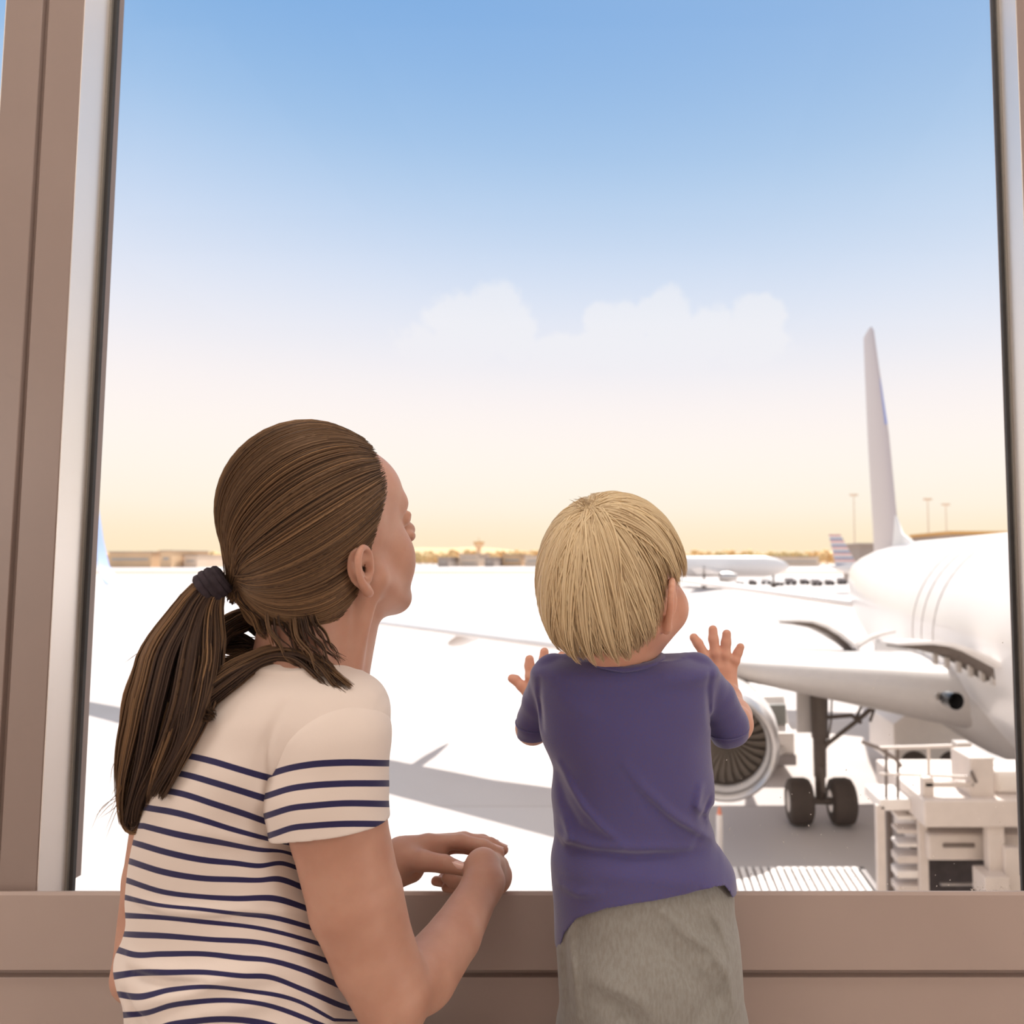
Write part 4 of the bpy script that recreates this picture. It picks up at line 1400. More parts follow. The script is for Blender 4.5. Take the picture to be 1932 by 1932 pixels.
for f, rr in zip(G4, ((.0112, .0100, .0092, .0068), (.0100, .0090, .0083, .0066), (.0095, .0085, .0076, .006), (.009, .0078, .007, .0055))):
    v.chain([P(*q) for q in f], rr, .007)
v.chain([P(752, 1622, 1.016), P(796, 1624, 1.008), P(838, 1630, 1.004), P(876, 1641, 1.004)], [.0170, .0135, .0112, .0080], .012)
# neck and throat
NB = P(575, 1300, .815)
v.cone(NB, HM.W((-.030, 0, -.045)), .058, .052, .02)
v.cone(P(612, 1290, .845), HM.W((.008, 0, -.078)), .046, .040, .022)
v.cone(P(560, 1318, .81), P(625, 1350, .80), .045, .036, .02)
head_mother(v)
# sinew on the side of the neck
v.cone(HM.W((-.012, -.060, -.050)), P(652, 1292, .812), .012, .010, .012)
mother = vox_obj(v, 'person', M_skin, it=2)
tag(mother, 'woman in a white and navy striped t-shirt, low brown ponytail, hands on the ledge', 'person')
del v

# clothes: striped shirt
def stripe_value(curves, first):
    """garment coordinate: whole numbers run along the woven stripes"""
    cz = []
    for c in curves:
        c = np.array(c, dtype=np.float64)
        xs = np.arange(c[0, 0], c[-1, 0] + .1, 5.0)
        w = np.array([[PX(a, b, 1).x, PX(a, b, 1).z - CAMZ] for a, b in zip(xs, smooth_interp(xs, c[:, 0], c[:, 1]))])
        cz.append(w)
    def f(V):
        Z = np.stack([np.interp(V[:, 0] / V[:, 1], w[:, 0], w[:, 1]) for w in cz], 1)   # decreasing with k
        out = np.zeros(len(V)); z = (V[:, 2] - CAMZ) / V[:, 1]
        out = first - (z - Z[:, 0]) / np.maximum(Z[:, 0] - Z[:, 1], .004)
        for k in range(Z.shape[1] - 1):
            m = (z <= Z[:, k]) & (z > Z[:, k + 1])
            out = np.where(m, first + k + (Z[:, k] - z) / np.maximum(Z[:, k] - Z[:, k + 1], .002), out)
        m = z <= Z[:, -1]
        out = np.where(m, first + Z.shape[1] - 1 + (Z[:, -1] - z) / .025, out)
        return out
    return f
TS = [[(319, 1421), (360, 1427), (403, 1437), (446, 1450), (494, 1464), (560, 1480)],
      [(307, 1455), (345, 1460.5), (403, 1476.5), (446, 1489.5), (496, 1505), (560, 1522)],
      [(281, 1486.6), (345, 1498), (403, 1517), (461, 1536), (513, 1555), (570, 1570)],
      [(275, 1524), (330, 1533), (388, 1549), (432, 1563.5), (478, 1576.5), (519, 1587), (580, 1598)],
      [(270, 1558), (335, 1574.5), (413, 1588.5), (490, 1602.5), (537, 1607), (565, 1616.5), (600, 1624)],
      [(249, 1588.5), (310, 1607), (382, 1622.7), (444, 1629), (490, 1634), (531, 1628), (571, 1640), (610, 1650)],
      [(242, 1624), (304, 1644), (382, 1657), (444, 1659), (490, 1660), (522, 1657.5), (582, 1678.6)],
      [(235, 1660), (304, 1683), (382, 1693), (444, 1696), (515, 1695), (596, 1720)],
      [(236, 1693), (289, 1706), (382, 1716), (460, 1726), (503, 1730), (609, 1757)],
      [(236, 1727), (304, 1730), (382, 1738), (490, 1751), (584, 1775), (615, 1785)],
      [(233, 1762.5), (304, 1765.6), (397, 1773), (490, 1778), (584, 1801), (630, 1817)],
      [(222, 1790), (251, 1801), (304, 1800), (382, 1799), (460, 1807.5), (500, 1810.6), (568, 1828), (646, 1862)],
      [(217, 1843), (254, 1835), (320, 1835), (382, 1835), (460, 1842), (506, 1843), (568, 1866.5), (658, 1904)],
      [(225, 1876), (256, 1904 - 22), (320, 1868), (382, 1862), (472, 1871), (565, 1890), (633, 1928)],
      [(235, 1915), (279, 1910), (320, 1897), (366, 1890), (428, 1886), (490, 1892), (615, 1935)]]
SS = [[(440, 1476), (494, 1465), (548, 1449), (591, 1442), (640, 1439), (728, 1440)], [(440, 1518), (496, 1504), (548, 1488), (591, 1482), (640, 1479), (728, 1478)],
      [(450, 1556), (509, 1537), (548, 1525), (591, 1520), (640, 1516), (734, 1517)], [(460, 1592), (522, 1572), (548, 1563), (591, 1558), (640, 1555), (736, 1555)]]

def stripe_mat(name, n_end=None):
    m = mat(name, srgb(232, 218, 208), 0.85, bump=0.12, bscale=1200, sheen=0.2, spec=0.2)
    nt = m.node_tree; N, L = nt.nodes.new, nt.links.new; b = nt.nodes['Principled BSDF']
    src = b.inputs['Base Color'].links[0].from_socket
    at = N('ShaderNodeAttribute'); at.attribute_name = 'garment'
    ad = N('ShaderNodeMath'); ad.operation = 'ADD'; ad.inputs[1].default_value = 0.16
    L(at.outputs['Fac'], ad.inputs[0])
    fr = N('ShaderNodeMath'); fr.operation = 'FRACT'; L(ad.outputs[0], fr.inputs[0])
    lt = N('ShaderNodeMath'); lt.operation = 'LESS_THAN'; lt.inputs[1].default_value = 0.32; L(fr.outputs[0], lt.inputs[0])
    gt = N('ShaderNodeMath'); gt.operation = 'GREATER_THAN'; gt.inputs[1].default_value = 0.5; L(at.outputs['Fac'], gt.inputs[0])
    mu = N('ShaderNodeMath'); mu.operation = 'MULTIPLY'; L(lt.outputs[0], mu.inputs[0]); L(gt.outputs[0], mu.inputs[1])
    last = mu.outputs[0]
    if n_end:
        l2 = N('ShaderNodeMath'); l2.operation = 'LESS_THAN'; l2.inputs[1].default_value = n_end; L(at.outputs['Fac'], l2.inputs[0])
        m2 = N('ShaderNodeMath'); m2.operation = 'MULTIPLY'; L(last, m2.inputs[0]); L(l2.outputs[0], m2.inputs[1]); last = m2.outputs[0]
    mx = N('ShaderNodeMix'); mx.data_type = 'RGBA'
    L(last, mx.inputs['Factor']); L(src, mx.inputs[6]); mx.inputs[7].default_value = srgb(46, 42, 82)
    L(mx.outputs[2], b.inputs['Base Color'])
    return m

folds = ridge_field([
    ([(250, 1700), (330, 1712), (450, 1722), (560, 1760), (620, 1800)], 0.0048, .007),
    ([(250, 1716), (330, 1730), (450, 1740), (540, 1778)], -0.0037, .005),
    ([(395, 1560), (470, 1590), (540, 1600), (590, 1640)], 0.0045, .008),
    ([(380, 1590), (450, 1625), (540, 1650)], -0.0030, .008),
    ([(225, 1822), (300, 1822), (420, 1830), (520, 1826), (610, 1815)], 0.0063, .007),
    ([(240, 1842), (330, 1846), (400, 1838)], -0.0053, .005),
    ([(240, 1905), (320, 1868), (420, 1842), (520, 1850), (600, 1890), (650, 1930)], 0.0067, .010),
    ([(230, 1885), (250, 1905), (290, 1932)], -0.0060, .006),
    ([(300, 1932), (400, 1895), (520, 1890), (600, 1925)], 0.0045, .010),
    ([(520, 1600), (560, 1640), (600, 1700)], -0.0037, .008),
    ([(540, 1330), (510, 1400), (497, 1465), (512, 1530), (528, 1585)], -0.0053, .005),
    ([(420, 1420), (470, 1500), (560, 1560)], 0.0033, .014),
    ([(560, 1790), (610, 1790), (640, 1800)], -0.0045, .006),
], 0.735)
v = Vox((-.70, .66, .20), (-.25, .98, .74), .0018)
v.loft(TAB, k=0, disp=folds)
v.cone(P(560, 1330, .80), P(625, 1375, .785), .048, .052, .03)
v.cone(P(430, 1345, .83), P(352, 1405, .885), .048, .050, .03)
v.cone(P(352, 1405, .885), P(338, 1515, .895), .048, .044, .015)
v.cone(P(560, 1318, .81), P(645, 1350, .80), .058, .045, .03)
# neckline
v.cone(P(592, 1236, .835), P(650, 1110, .86), .060, .07, .004, 'cut')
shirt = vox_obj(v, 'shirt', stripe_mat('striped_jersey'), mother, {'garment': stripe_value(TS, 1)}, it=2)
del v
# right sleeve: shell open at the hem
v = Vox((-.42, .66, .48), (-.22, .90, .76), .0015)
v.cone(P(600, 1345, .795), P(626, 1392, .785), .046, .0560, .03)
v.cone(P(626, 1392, .785), P(618, 1480, .785), .0560, .0600, .02)
v.cone(P(616, 1480, .785), P(632, 1620, .785), .0600, .0590, .01)
hem = np.array([[PX(a, b, .74).x, PX(a, b, .74).z] for a, b in ((480, 1602), (525, 1591), (560, 1583), (600, 1579), (660, 1577), (737, 1575), (800, 1574))])
v.op(lambda x, y, z: (np.interp(x.ravel(), hem[:, 0], hem[:, 1])[:, None, None] - z + 0 * y - (y - .74) * 0.05).astype(np.float32), v.lo, v.lo + v.n * v.h, 0.002, 'and')
v.cone(P(616, 1480, .785), P(634, 1640, .785), .0555, .0558, .002, 'cut')
sl = vox_obj(v, 'sleeve', stripe_mat('striped_jersey_sleeve', 4.5), shirt, {'garment': stripe_value(SS, 1)}, it=2)
del v

# trousers and shoes (she kneels, sitting back on her heels)
v = Vox((-.78, .55, .0), (-.10, 1.12, .42), .004)
cz = PX(450, 1932, .82)
hx = -.47
v.cone((hx, .80, .20), (hx + .03, .86, .26), .13, .10, .04)
for s, yo in ((-1, -.09), (1, .07)):
    hipx, hipy = hx - s * .0, .82 + yo
    kx, ky = hx + .20, min(.97, hipy + .16)
    v.cone((hipx, hipy, .19), (kx, ky, .09), .095, .062, .03)
    v.cone((kx, ky, .075), (hipx - .16, hipy - .06, .065), .06, .045, .02)
v.op(lambda x, y, z: (0.012 - z + 0 * x + 0 * y).astype(np.float32), v.lo, v.lo + v.n * v.h, .01, 'and')
vox_obj(v, 'trousers', M_jeans, mother, it=2)
del v
v = Vox((-.80, .55, -.01), (-.55, 1.0, .14), .003)
for yo in (-.15, .01):
    v.cone((-.63, .82 + yo, .05), (-.72, .80 + yo, .035), .038, .03, .02)
v.op(lambda x, y, z: (0.002 - z + 0 * x + 0 * y).astype(np.float32), v.lo, v.lo + v.n * v.h, 0, 'and')
vox_obj(v, 'shoes', mat('white_trainers', srgb(220, 214, 208), .6), mother, it=1)
del v

# eyes
for s in (-1, 1):
    c = Vector(HM.W((.0835, s * .031, -.001)))
    MB().revolve([(-.0115 * math.cos(math.pi * i / 10), .0125 * math.sin(math.pi * i / 10) + 1e-5) for i in range(11)], Matrix.Translation(c), 16).build('eye', M_eye, mother, smooth=80)
# nails
def nail(p, q, r, up, name='fingernail', par=None):
    """small curved plate on the last joint, p -> q along the finger"""
    p, q, up = Vector(p), Vector(q), Vector(up).normalized()
    t = (q - p).normalized(); sd = t.cross(up).normalized(); up = sd.cross(t)
    rings = []
    for i in range(7):
        a = i / 6; w = r * .78 * math.sqrt(max(0.05, 1 - (2 * a - 1) ** 4))
        c = p.lerp(q, .35 + .75 * a)
        rings.append([c + sd * w * math.sin(b) + up * (r * 1.04 * math.cos(b) + (0.0 if e == 0 else -.0012)) for e in (0, 1) for b in ([-.85, -.45, 0, .45, .85] if e == 0 else [.85, .45, 0, -.45, -.85])])
    MB().loft(rings).build(name, M_nail, par, smooth=60)
nail(P(838, 1630, 1.004), P(876, 1641, 1.004), .0098, (.2, -.55, .8), par=mother)
nail(P(912, 1597, 1.056), P(943, 1609, 1.056), .0082, (0, .5, .9), par=mother)
nail(P(925, 1592, 1.072), P(951, 1604, 1.070), .0076, (0, .5, .9), par=mother)

# ---- hair
hc = np.array([-.012, 0, .022])          # centre for hair directions (local)
azk = np.radians([-180, -150, -128, -112, -98, -84, -70, -55, -40, -20, 0, 20, 40, 55, 70, 84, 98, 112, 128, 150, 180])
elk = np.radians([-60, -59, -56, -50, -28, -2, 14, 38, 50, 50, 47, 50, 50, 38, 14, -2, -28, -50, -56, -59, -60])
def cap_radius(D, lift=.0):
    """distance from hc to the hair surface along unit local directions"""
    C = [((-.015, 0, .033), (.099, .083, .099)), ((-.044, 0, -.030), (.060, .065, .076)), ((.036, 0, .042), (.057, .068, .058))]
    f = lambda Q: smin(smin(_el(Q, *C[0]), _el(Q, *C[1]), .03), _el(Q, *C[2]), .02)
    return ray_r(f, hc, D) + lift
def _el(Q, c, r):
    q = (Q - np.array(c)) / np.array(r); k0 = np.sqrt((q ** 2).sum(-1)); k1 = np.sqrt(((q / np.array(r)) ** 2).sum(-1)) + 1e-9
    return k0 * (k0 - 1) / k1
def ray_r(f, c, D):
    lo = np.zeros(len(D)); hi = np.full(len(D), .2)
    for _ in range(22):
        m = (lo + hi) / 2; ins = f(c + D * m[:, None]) < 0
        lo = np.where(ins, m, lo); hi = np.where(ins, hi, m)
    return (lo + hi) / 2
def dirs(az, el): return np.stack([np.cos(el) * np.cos(az), np.cos(el) * np.sin(az), np.sin(el)], -1)
def slerp(a, b, t):
    om = np.arccos(np.clip((a * b).sum(-1, keepdims=True), -1, 1)); so = np.sin(om) + 1e-6
    return (np.sin((1 - t) * om) * a + np.sin(t * om) * b) / so

def cap_object(fr, centre, azk, elk, radf, name, m, parent, thick=-.0015, h=.002):
    """base layer under the strands: hair surface trimmed at the hairline"""
    nA, nE = 180, 90
    az = np.linspace(-math.pi, math.pi, nA, endpoint=False)
    el0 = np.interp(az, azk, elk)
    rings = []
    for j in range(nE + 1):
        t = j / nE
        el = el0 + (math.pi / 2 - .001 - el0) * t
        D = dirs(az, el)
        rr = radf(D) + thick - .006 * max(0, 1 - t * 14)
        rings.append(centre + D * rr[:, None])
    inner = []
    D = dirs(az, el0); inner.append(centre + D * (radf(D) - .02)[:, None])
    allr = inner + rings
    V = np.concatenate([fr.Wn(r) for r in allr])
    Q = []
    n = nA
    for j in range(len(allr) - 1):
        a = np.arange(n); b = (a + 1) % n
        Q.append(np.stack([j * n + a, j * n + b, (j + 1) * n + b, (j + 1) * n + a], 1))
    return np_mesh(name, V, np.concatenate(Q), m, parent)

rs = np.random.RandomState(7)
hair = cap_object(HM, hc, azk, elk, cap_radius, 'hair', M_hairbase, mother)
best = None
for yy in np.arange(.70, .88, .002):
    q_ = HM.L(P(418, 1093, yy)) - hc; l_ = np.linalg.norm(q_); e_ = abs(l_ - cap_radius((q_ / l_)[None])[0] - .008)
    if best is None or e_ < best[0] - 1e-5: best = (e_, yy)
print('TIE', best)
TIE = P(418, 1093, best[1]); TY = best[1]
tl = HM.L(TIE) - hc; td = tl / np.linalg.norm(tl); tr_ = np.linalg.norm(tl)
S = 8000; NP = 18
az = rs.uniform(-math.pi, math.pi, S)
el0 = np.interp(az, azk, elk)
depth_ = np.abs(rs.normal(0, 1, S)) ** 1.3 * .28
el = el0 + np.where(rs.rand(S) < .45, rs.uniform(0, .03, S), depth_)
ex = slice(S - 1800, S); az[ex] = rs.uniform(-1.4, 1.4, 1800); el0 = np.interp(az, azk, elk)
el[ex] = el0[ex] + rs.uniform(0, 1, 1800) * (1.5 - el0[ex])
el[:S - 1800] = np.minimum(el[:S - 1800], 1.2)
d0 = dirs(az, el)
t = np.linspace(0, 1, NP)
te = t ** 0.95
paths = np.zeros((S, NP, 3))
lift = rs.uniform(-.0025, .0022, S)
# locks: neighbours lean together
lock = np.round(az * 14) ; ph = (np.sin(lock * 12.9898) * 43758.5453) % 1.0
wob = rs.normal(0, .008, (S, 3)); disc = rs.normal(0, .0028, (S, 3))
for i in range(NP):
    D = slerp(d0, np.broadcast_to(td, d0.shape), te[i])
    D = D + (wob + (ph[:, None] - .5) * .022 * np.array([0, .3, 1])) * math.sin(math.pi * te[i])
    D /= np.linalg.norm(D, axis=1, keepdims=True)
    r = cap_radius(D) + lift * min(1, 4 * (1 - te[i]) + .2) + (ph - .5) * .0024 * math.sin(math.pi * te[i])
    w = np.clip((te[i] - .80) / .20, 0, 1) ** 1.5
    Q = hc + D * r[:, None]
    Q = Q * (1 - w) + (tl + disc) * w
    paths[:, i] = Q
PW = HM.Wn(paths.reshape(-1, 3)).reshape(S, NP, 3)
tint = np.clip(.18 + .34 * ph + rs.normal(0, .16, S) + (rs.rand(S) < .08) * .6, 0, 1)
strands_mesh('swept_back_strands', PW, rs.uniform(.0004, .0010, S), M_hair, hair, 3, tint, taper=.25, root_taper=.35)

# hair tie: a dark ruched band
ht = MB(); tax = Vector((-.62, -.30, -.45)).normalized()
u = tax.cross(Vector((0, 0, 1))).normalized(); w = tax.cross(u)
for q, rad in ((-.009, .0115), (-.0030, .0132), (.0030, .0132), (.009, .0122)):
    c = Vector(TIE) + tax * (.009 + q)
    pts = [c + (u * math.cos(a) + w * math.sin(a)) * rad * (1 + .05 * math.sin(9 * a + q * 900)) for a in [2 * math.pi * i / 40 for i in range(41)]]
    ht.tube(pts, .0046, 8)
o = ht.build('hair_tie', mat('dark_plum_elastic', srgb(52, 40, 48), .85, var=.3, vscale=120), hair)
o['label'] = 'dark plum ruched hair tie'

# ponytail
def bundle(ctrl, S, NP, spread0, spread1, seed, tipjit=.12, wave=.004, yscale=.7):
    rs = np.random.RandomState(seed)
    base = spline([P(*c) for c in ctrl], NP)
    T_ = np.gradient(base, axis=0); T_ /= np.linalg.norm(T_, axis=1, keepdims=True)
    U = np.cross(T_, [0, 1, 0]); U /= np.linalg.norm(U, axis=1, keepdims=True); W = np.cross(T_, U)
    ang = rs.uniform(0, 2 * math.pi, S); rad = np.sqrt(rs.uniform(0, 1, S))
    t = np.linspace(0, 1, NP)
    sp_ = spread0 if hasattr(spread0, '__len__') else [spread0, spread1]
    sw = np.interp(t, np.linspace(0, 1, len(sp_)), sp_)
    lockid = np.floor(ang / (2 * math.pi) * 11) + 11 * np.floor(rad * 2)
    lp = (np.sin(lockid * 78.233) * 43758.5453) % 1.0
    lph = lp * 6.28
    out = np.zeros((S, NP, 3))
    stretch = 1 + rs.normal(0, tipjit, S) * 1.0
    for i in range(NP):
        ti = np.clip(t[i] * np.clip(stretch, .6, 1.0), 0, 1)
        idx = ti * (NP - 1); a = np.floor(idx).astype(int); b = np.minimum(a + 1, NP - 1); f = (idx - a)[:, None]
        c = base[a] * (1 - f) + base[b] * f; u = U[a] * (1 - f) + U[b] * f; w = W[a] * (1 - f) + W[b] * f
        s = np.interp(ti, t, sw)
        clump = .2 + .38 * ti          # locks gather towards the tips
        la = (lockid % 11 + .5) / 11 * 2 * math.pi; lr = np.where(lockid >= 11, .78, .33)
        x = (rad * np.cos(ang)) * (1 - clump) + lr * np.cos(la) * clump
        y = (rad * np.sin(ang)) * (1 - clump) + lr * np.sin(la) * clump
        x = x + wave / np.maximum(s, .004) * np.sin(lph + ti * 9) * ti
        out[:, i] = c + u * (x * s)[:, None] + w * (y * s * yscale)[:, None]
    out += rs.normal(0, .0011, (S, 1, 3))
    tint = np.clip(-.25 + .5 * lp + .55 * rad * (np.cos(ang) * np.sign(U[NP // 2, 0]) < -.2) + rs.normal(0, .17, S) + (rs.rand(S) < .05) * .4, 0, 1)  # left outer strands tinted lighter: backlit glow put into the colour
    return out, tint
bun = [([(420, 1092, TY), (395, 1108, TY - .006), (352, 1185, .5 * TY + .368), (318, 1300, .735), (288, 1400, .735), (262, 1490, .745), (252, 1550, .755)], 900, 26, [.008, .022, .040, .042, .034, .022, .014], 1, .10),
       ([(418, 1095, TY), (400, 1125, TY - .003), (385, 1200, .5 * TY + .37), (368, 1290, .738), (350, 1370, .728), (318, 1450, .722), (292, 1500, .722)], 520, 22, [.006, .012, .020, .024, .022, .014, .006], 2, .08),
       ([(415, 1098, TY), (404, 1150, TY), (400, 1230, .5 * TY + .375), (392, 1300, .745), (388, 1345, .735), (402, 1352, .722)], 220, 18, [.005, .009, .012, .012, .009, .003], 3, .05),
       # curl at the very end
       ([(262, 1480, .745), (246, 1520, .75), (238, 1550, .752), (248, 1566, .752), (262, 1556, .75), (262, 1520, .75)], 60, 18, [.008, .004, .003, .003, .003, .002], 4, .03),
       # lock that loops back under the tie to the nape
       ([(398, 1248, .775), (412, 1205, .785), (440, 1178, .80), (470, 1165, .81), (495, 1185, .82), (505, 1215, .82)], 200, 18, [.004, .010, .013, .012, .010, .005], 5, .05),
       ([(398, 1190, .785), (420, 1212, .80), (455, 1218, .81), (490, 1222, .815), (512, 1210, .82)], 170, 16, [.008, .013, .013, .010, .006], 6, .05),
       # lock lying along the collar to the far shoulder
       ([(372, 1330, .742), (400, 1306, .745), (432, 1280, .748), (468, 1256, .755), (510, 1238, .762), (560, 1238, .765), (600, 1258, .765), (635, 1290, .762), (655, 1306, .76)], 380, 24, [.010, .014, .014, .010, .009, .010, .012, .010, .006], 8, .16),
       ([(384, 1300, .758), (400, 1262, .77), (430, 1256, .78), (470, 1242, .79), (520, 1225, .80)], 160, 16, [.006, .010, .009, .008, .006], 9, .05),
       # short fine hair under the nape
       ([(446, 1103, TY + .01), (462, 1130, .775), (480, 1152, .775), (500, 1175, .772), (515, 1200, .770)], 160, 18, [.004, .008, .010, .010, .008], 10, .2),
       ([(520, 1150, .760), (528, 1185, .762), (545, 1215, .765), (572, 1240, .765)], 70, 14, [.012, .014, .014, .014], 11, .35),
       ([(570, 1160, .755), (580, 1195, .760), (600, 1225, .765), (628, 1262, .768)], 60, 14, [.014, .017, .018, .018], 12, .35),
       ]
allp = []
pt = None
for i, (ctrl, S_, NP_, spr, seed, tj) in enumerate(bun):
    paths, tint = bundle(ctrl, S_, 24, spr, None, seed, tj, yscale=.75 if i < 3 else .9)
    allp.append((paths, tint))
PP = np.concatenate([a for a, _ in allp[:4]]); TT = np.concatenate([b for _, b in allp[:4]])
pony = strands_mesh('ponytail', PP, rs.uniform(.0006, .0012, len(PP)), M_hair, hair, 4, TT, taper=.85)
PP = np.concatenate([a for a, _ in allp[4:]]); TT = np.concatenate([b for _, b in allp[4:]])
strands_mesh('loose_locks', PP, rs.uniform(.0005, .0010, len(PP)), M_hair, hair, 4, TT * .8, taper=.85)
# flyaways
S = 46; fl = np.zeros((S, 12, 3)); 
for k in range(S):
    q = rs.rand()
    a = spline([P(*c) for c in bun[0][0]], 40)[int(8 + q * 29)]
    e = a + np.array([-.018 * rs.rand() - .006, rs.normal(0, .006), -.025 * rs.rand() - .012]) * rs.uniform(.6, 1.8)
    off = np.array([-.028 + .01 * rs.rand(), 0, 0]) * (1 - q * .55)
    m_ = (a + e) / 2 + rs.normal(0, .004, 3)
    fl[k] = spline([a + off * .8, m_ + off, e + off], 12)
strands_mesh('flyaway_hairs', fl, np.full(S, .00035), M_hair, hair, 3, rs.uniform(.4, 1, S), taper=.9)

# ================================================================== the child
M_skin2 = skin_mat('fair_child_skin', srgb(218, 166, 142), srgb(208, 152, 128))
M_blond = hair_mat('blond_hair', srgb(168, 134, 98), srgb(252, 230, 190), trans=0.25)
M_blondbase = mat('blond_hair_base', srgb(176, 144, 110), 0.7, var=0.2, vscale=60)
M_blue_t = fabric('heather_blue_jersey', srgb(78, 77, 134), srgb(90, 78, 120), vscale=1100, bump=0.35, sheen=.4, stretch=(1, 1, .5))
M_greyp = fabric('grey_sweat_cotton', srgb(150, 148, 142), srgb(139, 135, 128), vscale=300)

HC = Frame(PX(1163, 1076, 0.885), yaw=math.radians(58), pitch=math.radians(2), scale=1.0)
v = Vox((-.22, .78, .18), (.17, 1.17, .96), .0015)
F = HC
v.ell(F, (-.008, 0, .014), (.082, .069, .074), 0)
v.ell(F, (.040, 0, .020), (.046, .059, .048), .02)
v.ell(F, (.030, 0, -.044), (.058, .058, .060), .02)
for s in (-1, 1):
    v.ell(F, (.050, s * .037, -.050), (.033, .031, .033), .016)
    v.conel(F, (-.005, s * .050, -.060), (.055, s * .018, -.090), .018, .015, .022)
    v.ell(F, (.092, s * .029, -.018), (.015, .016, .010), .010, 'cut')
    v.ell(F, (.074, s * .028, -.018), (.013, .014, .011), .003)
    q = lambda a, b, c: (-.004 + (a + .010) * .80, b - .0120 * np.sign(b) , -.040 + (c + .012) * .80)
    E = spline([(.004, .070, -.030), (.012, .079, -.005), (.004, .086, .016), (-.010, .092, .024), (-.022, .097, .017), (-.028, .098, -.002), (-.023, .094, -.021), (-.012, .086, -.038), (-.001, .079, -.049), (.004, .070, -.040)], 24)
    E = [q(a, s * b, c) for a, b, c in E]
    r = np.interp(np.linspace(0, 1, 24), np.linspace(0, 1, 10), [.003, .003, .0032, .0035, .0036, .0036, .0036, .0042, .0058, .0036])
    for i in range(23):
        v.conel(F, E[i], E[i + 1], r[i], r[i + 1], .002)
    v.ell(F, q(-.010, s * .082, -.006), (.0165, .0045, .0245), .005, tilt=np.array(Matrix.Rotation(math.radians(s * 32), 3, 'Z')))
v.conel(F, (.086, 0, -.022), (.098, 0, -.040), .006, .009, .010)
v.ell(F, (.078, 0, -.088), (.014, .018, .012), .014)
v.ell(F, (.086, 0, -.060), (.009, .017, .005), .005)
v.ell(F, (.084, 0, -.068), (.009, .015, .005), .005)
v.cone(HC.W((-.020, 0, -.065)), P(1182, 1262, .915), .038, .040, .02)
TC = [(1246, 1070, 1290, .915, .045), (1262, 1022, 1340, .918, .058), (1300, 1010, 1346, .925, .070), (1350, 1014, 1346, .93, .078), (1400, 1020, 1341, .935, .082), (1460, 1042, 1344, .94, .085), (1520, 1040, 1352, .945, .088),
      (1560, 1044, 1340, .945, .088), (1600, 1045, 1345, .945, .089), (1640, 1039, 1366, .94, .092), (1680, 1040, 1386, .94, .094), (1730, 1044, 1391, .94, .096), (1800, 1046, 1394, .94, .096), (1840, 1048, 1396, .94, .096)]
TABC = [tangent_row(*r) for r in TC]
v.loft([(z, l + .014, r - .014, cy, ry - .014) for z, l, r, cy, ry in TABC if PX(1200, 1720, .85).z < z < PX(1200, 1255, .92).z], k=.015)
v.loft([(z, l + .03, r - .03, cy, ry - .035) for z, l, r, cy, ry in TABC if z < PX(1200, 1650, .85).z], k=.02)
# arms
SRr, ERr, WRr = P(1312, 1282, .93), P(1386, 1366, 1.01), P(1377, 1316, 1.125)
v.cone(P(1300, 1282, .93), P(1346, 1324, .97), .024, .0215, .01); v.cone(P(1346, 1324, .97), ERr, .0215, .0215, .004)
v.cone(ERr, P(1386, 1352, 1.06), .0235, .0225, .015); v.cone(P(1386, 1352, 1.06), WRr, .0225, .0170, .015)
SLl, ELl, WLl = P(1048, 1282, .93), P(1006, 1372, 1.01), P(1017, 1345, 1.125)
v.cone(P(1056, 1284, .93), P(1028, 1325, .97), .022, .0205, .01); v.cone(P(1028, 1325, .97), ELl, .0205, .0200, .004)
v.cone(ELl, WLl, .0215, .0165, .015)
# right hand spread flat on the pane
YG = 1.1515
def palm(pts, r, k=.008):
    for a, b in pts: v.cone(P(*a), P(*b), r, r, k)
v.cone(WRr, P(1372, 1300, 1.143), .0165, .0140, .010)
palm([((1356, 1296, 1.147), (1349, 1266, 1.150)), ((1366, 1300, 1.147), (1358, 1262, 1.150)), ((1374, 1300, 1.147), (1369, 1262, 1.150)), ((1380, 1298, 1.147), (1378, 1268, 1.150))], .0100)
fg = lambda pts, r0, r1: v.chain([P(*q) for q in pts], np.linspace(r0 * 1.12, r1 * 1.12, len(pts)), .005)
fg([(1350, 1270, YG), (1331, 1238, YG), (1317, 1214, YG), (1309, 1203, YG + .001)], .0078, .0062)
fg([(1356, 1262, YG), (1350, 1232, YG - .003), (1346, 1206, YG - .001), (1345, 1188, YG)], .0080, .0064)
fg([(1366, 1262, YG), (1369, 1236, YG - .003), (1370, 1212, YG - .001), (1371, 1196, YG)], .0078, .0063)
fg([(1378, 1270, YG), (1387, 1246, YG - .002), (1392, 1232, YG), (1397, 1221, YG)], .0070, .0058)
fg([(1352, 1296, 1.145), (1334, 1288, YG), (1322, 1276, YG)], .0095, .0068)
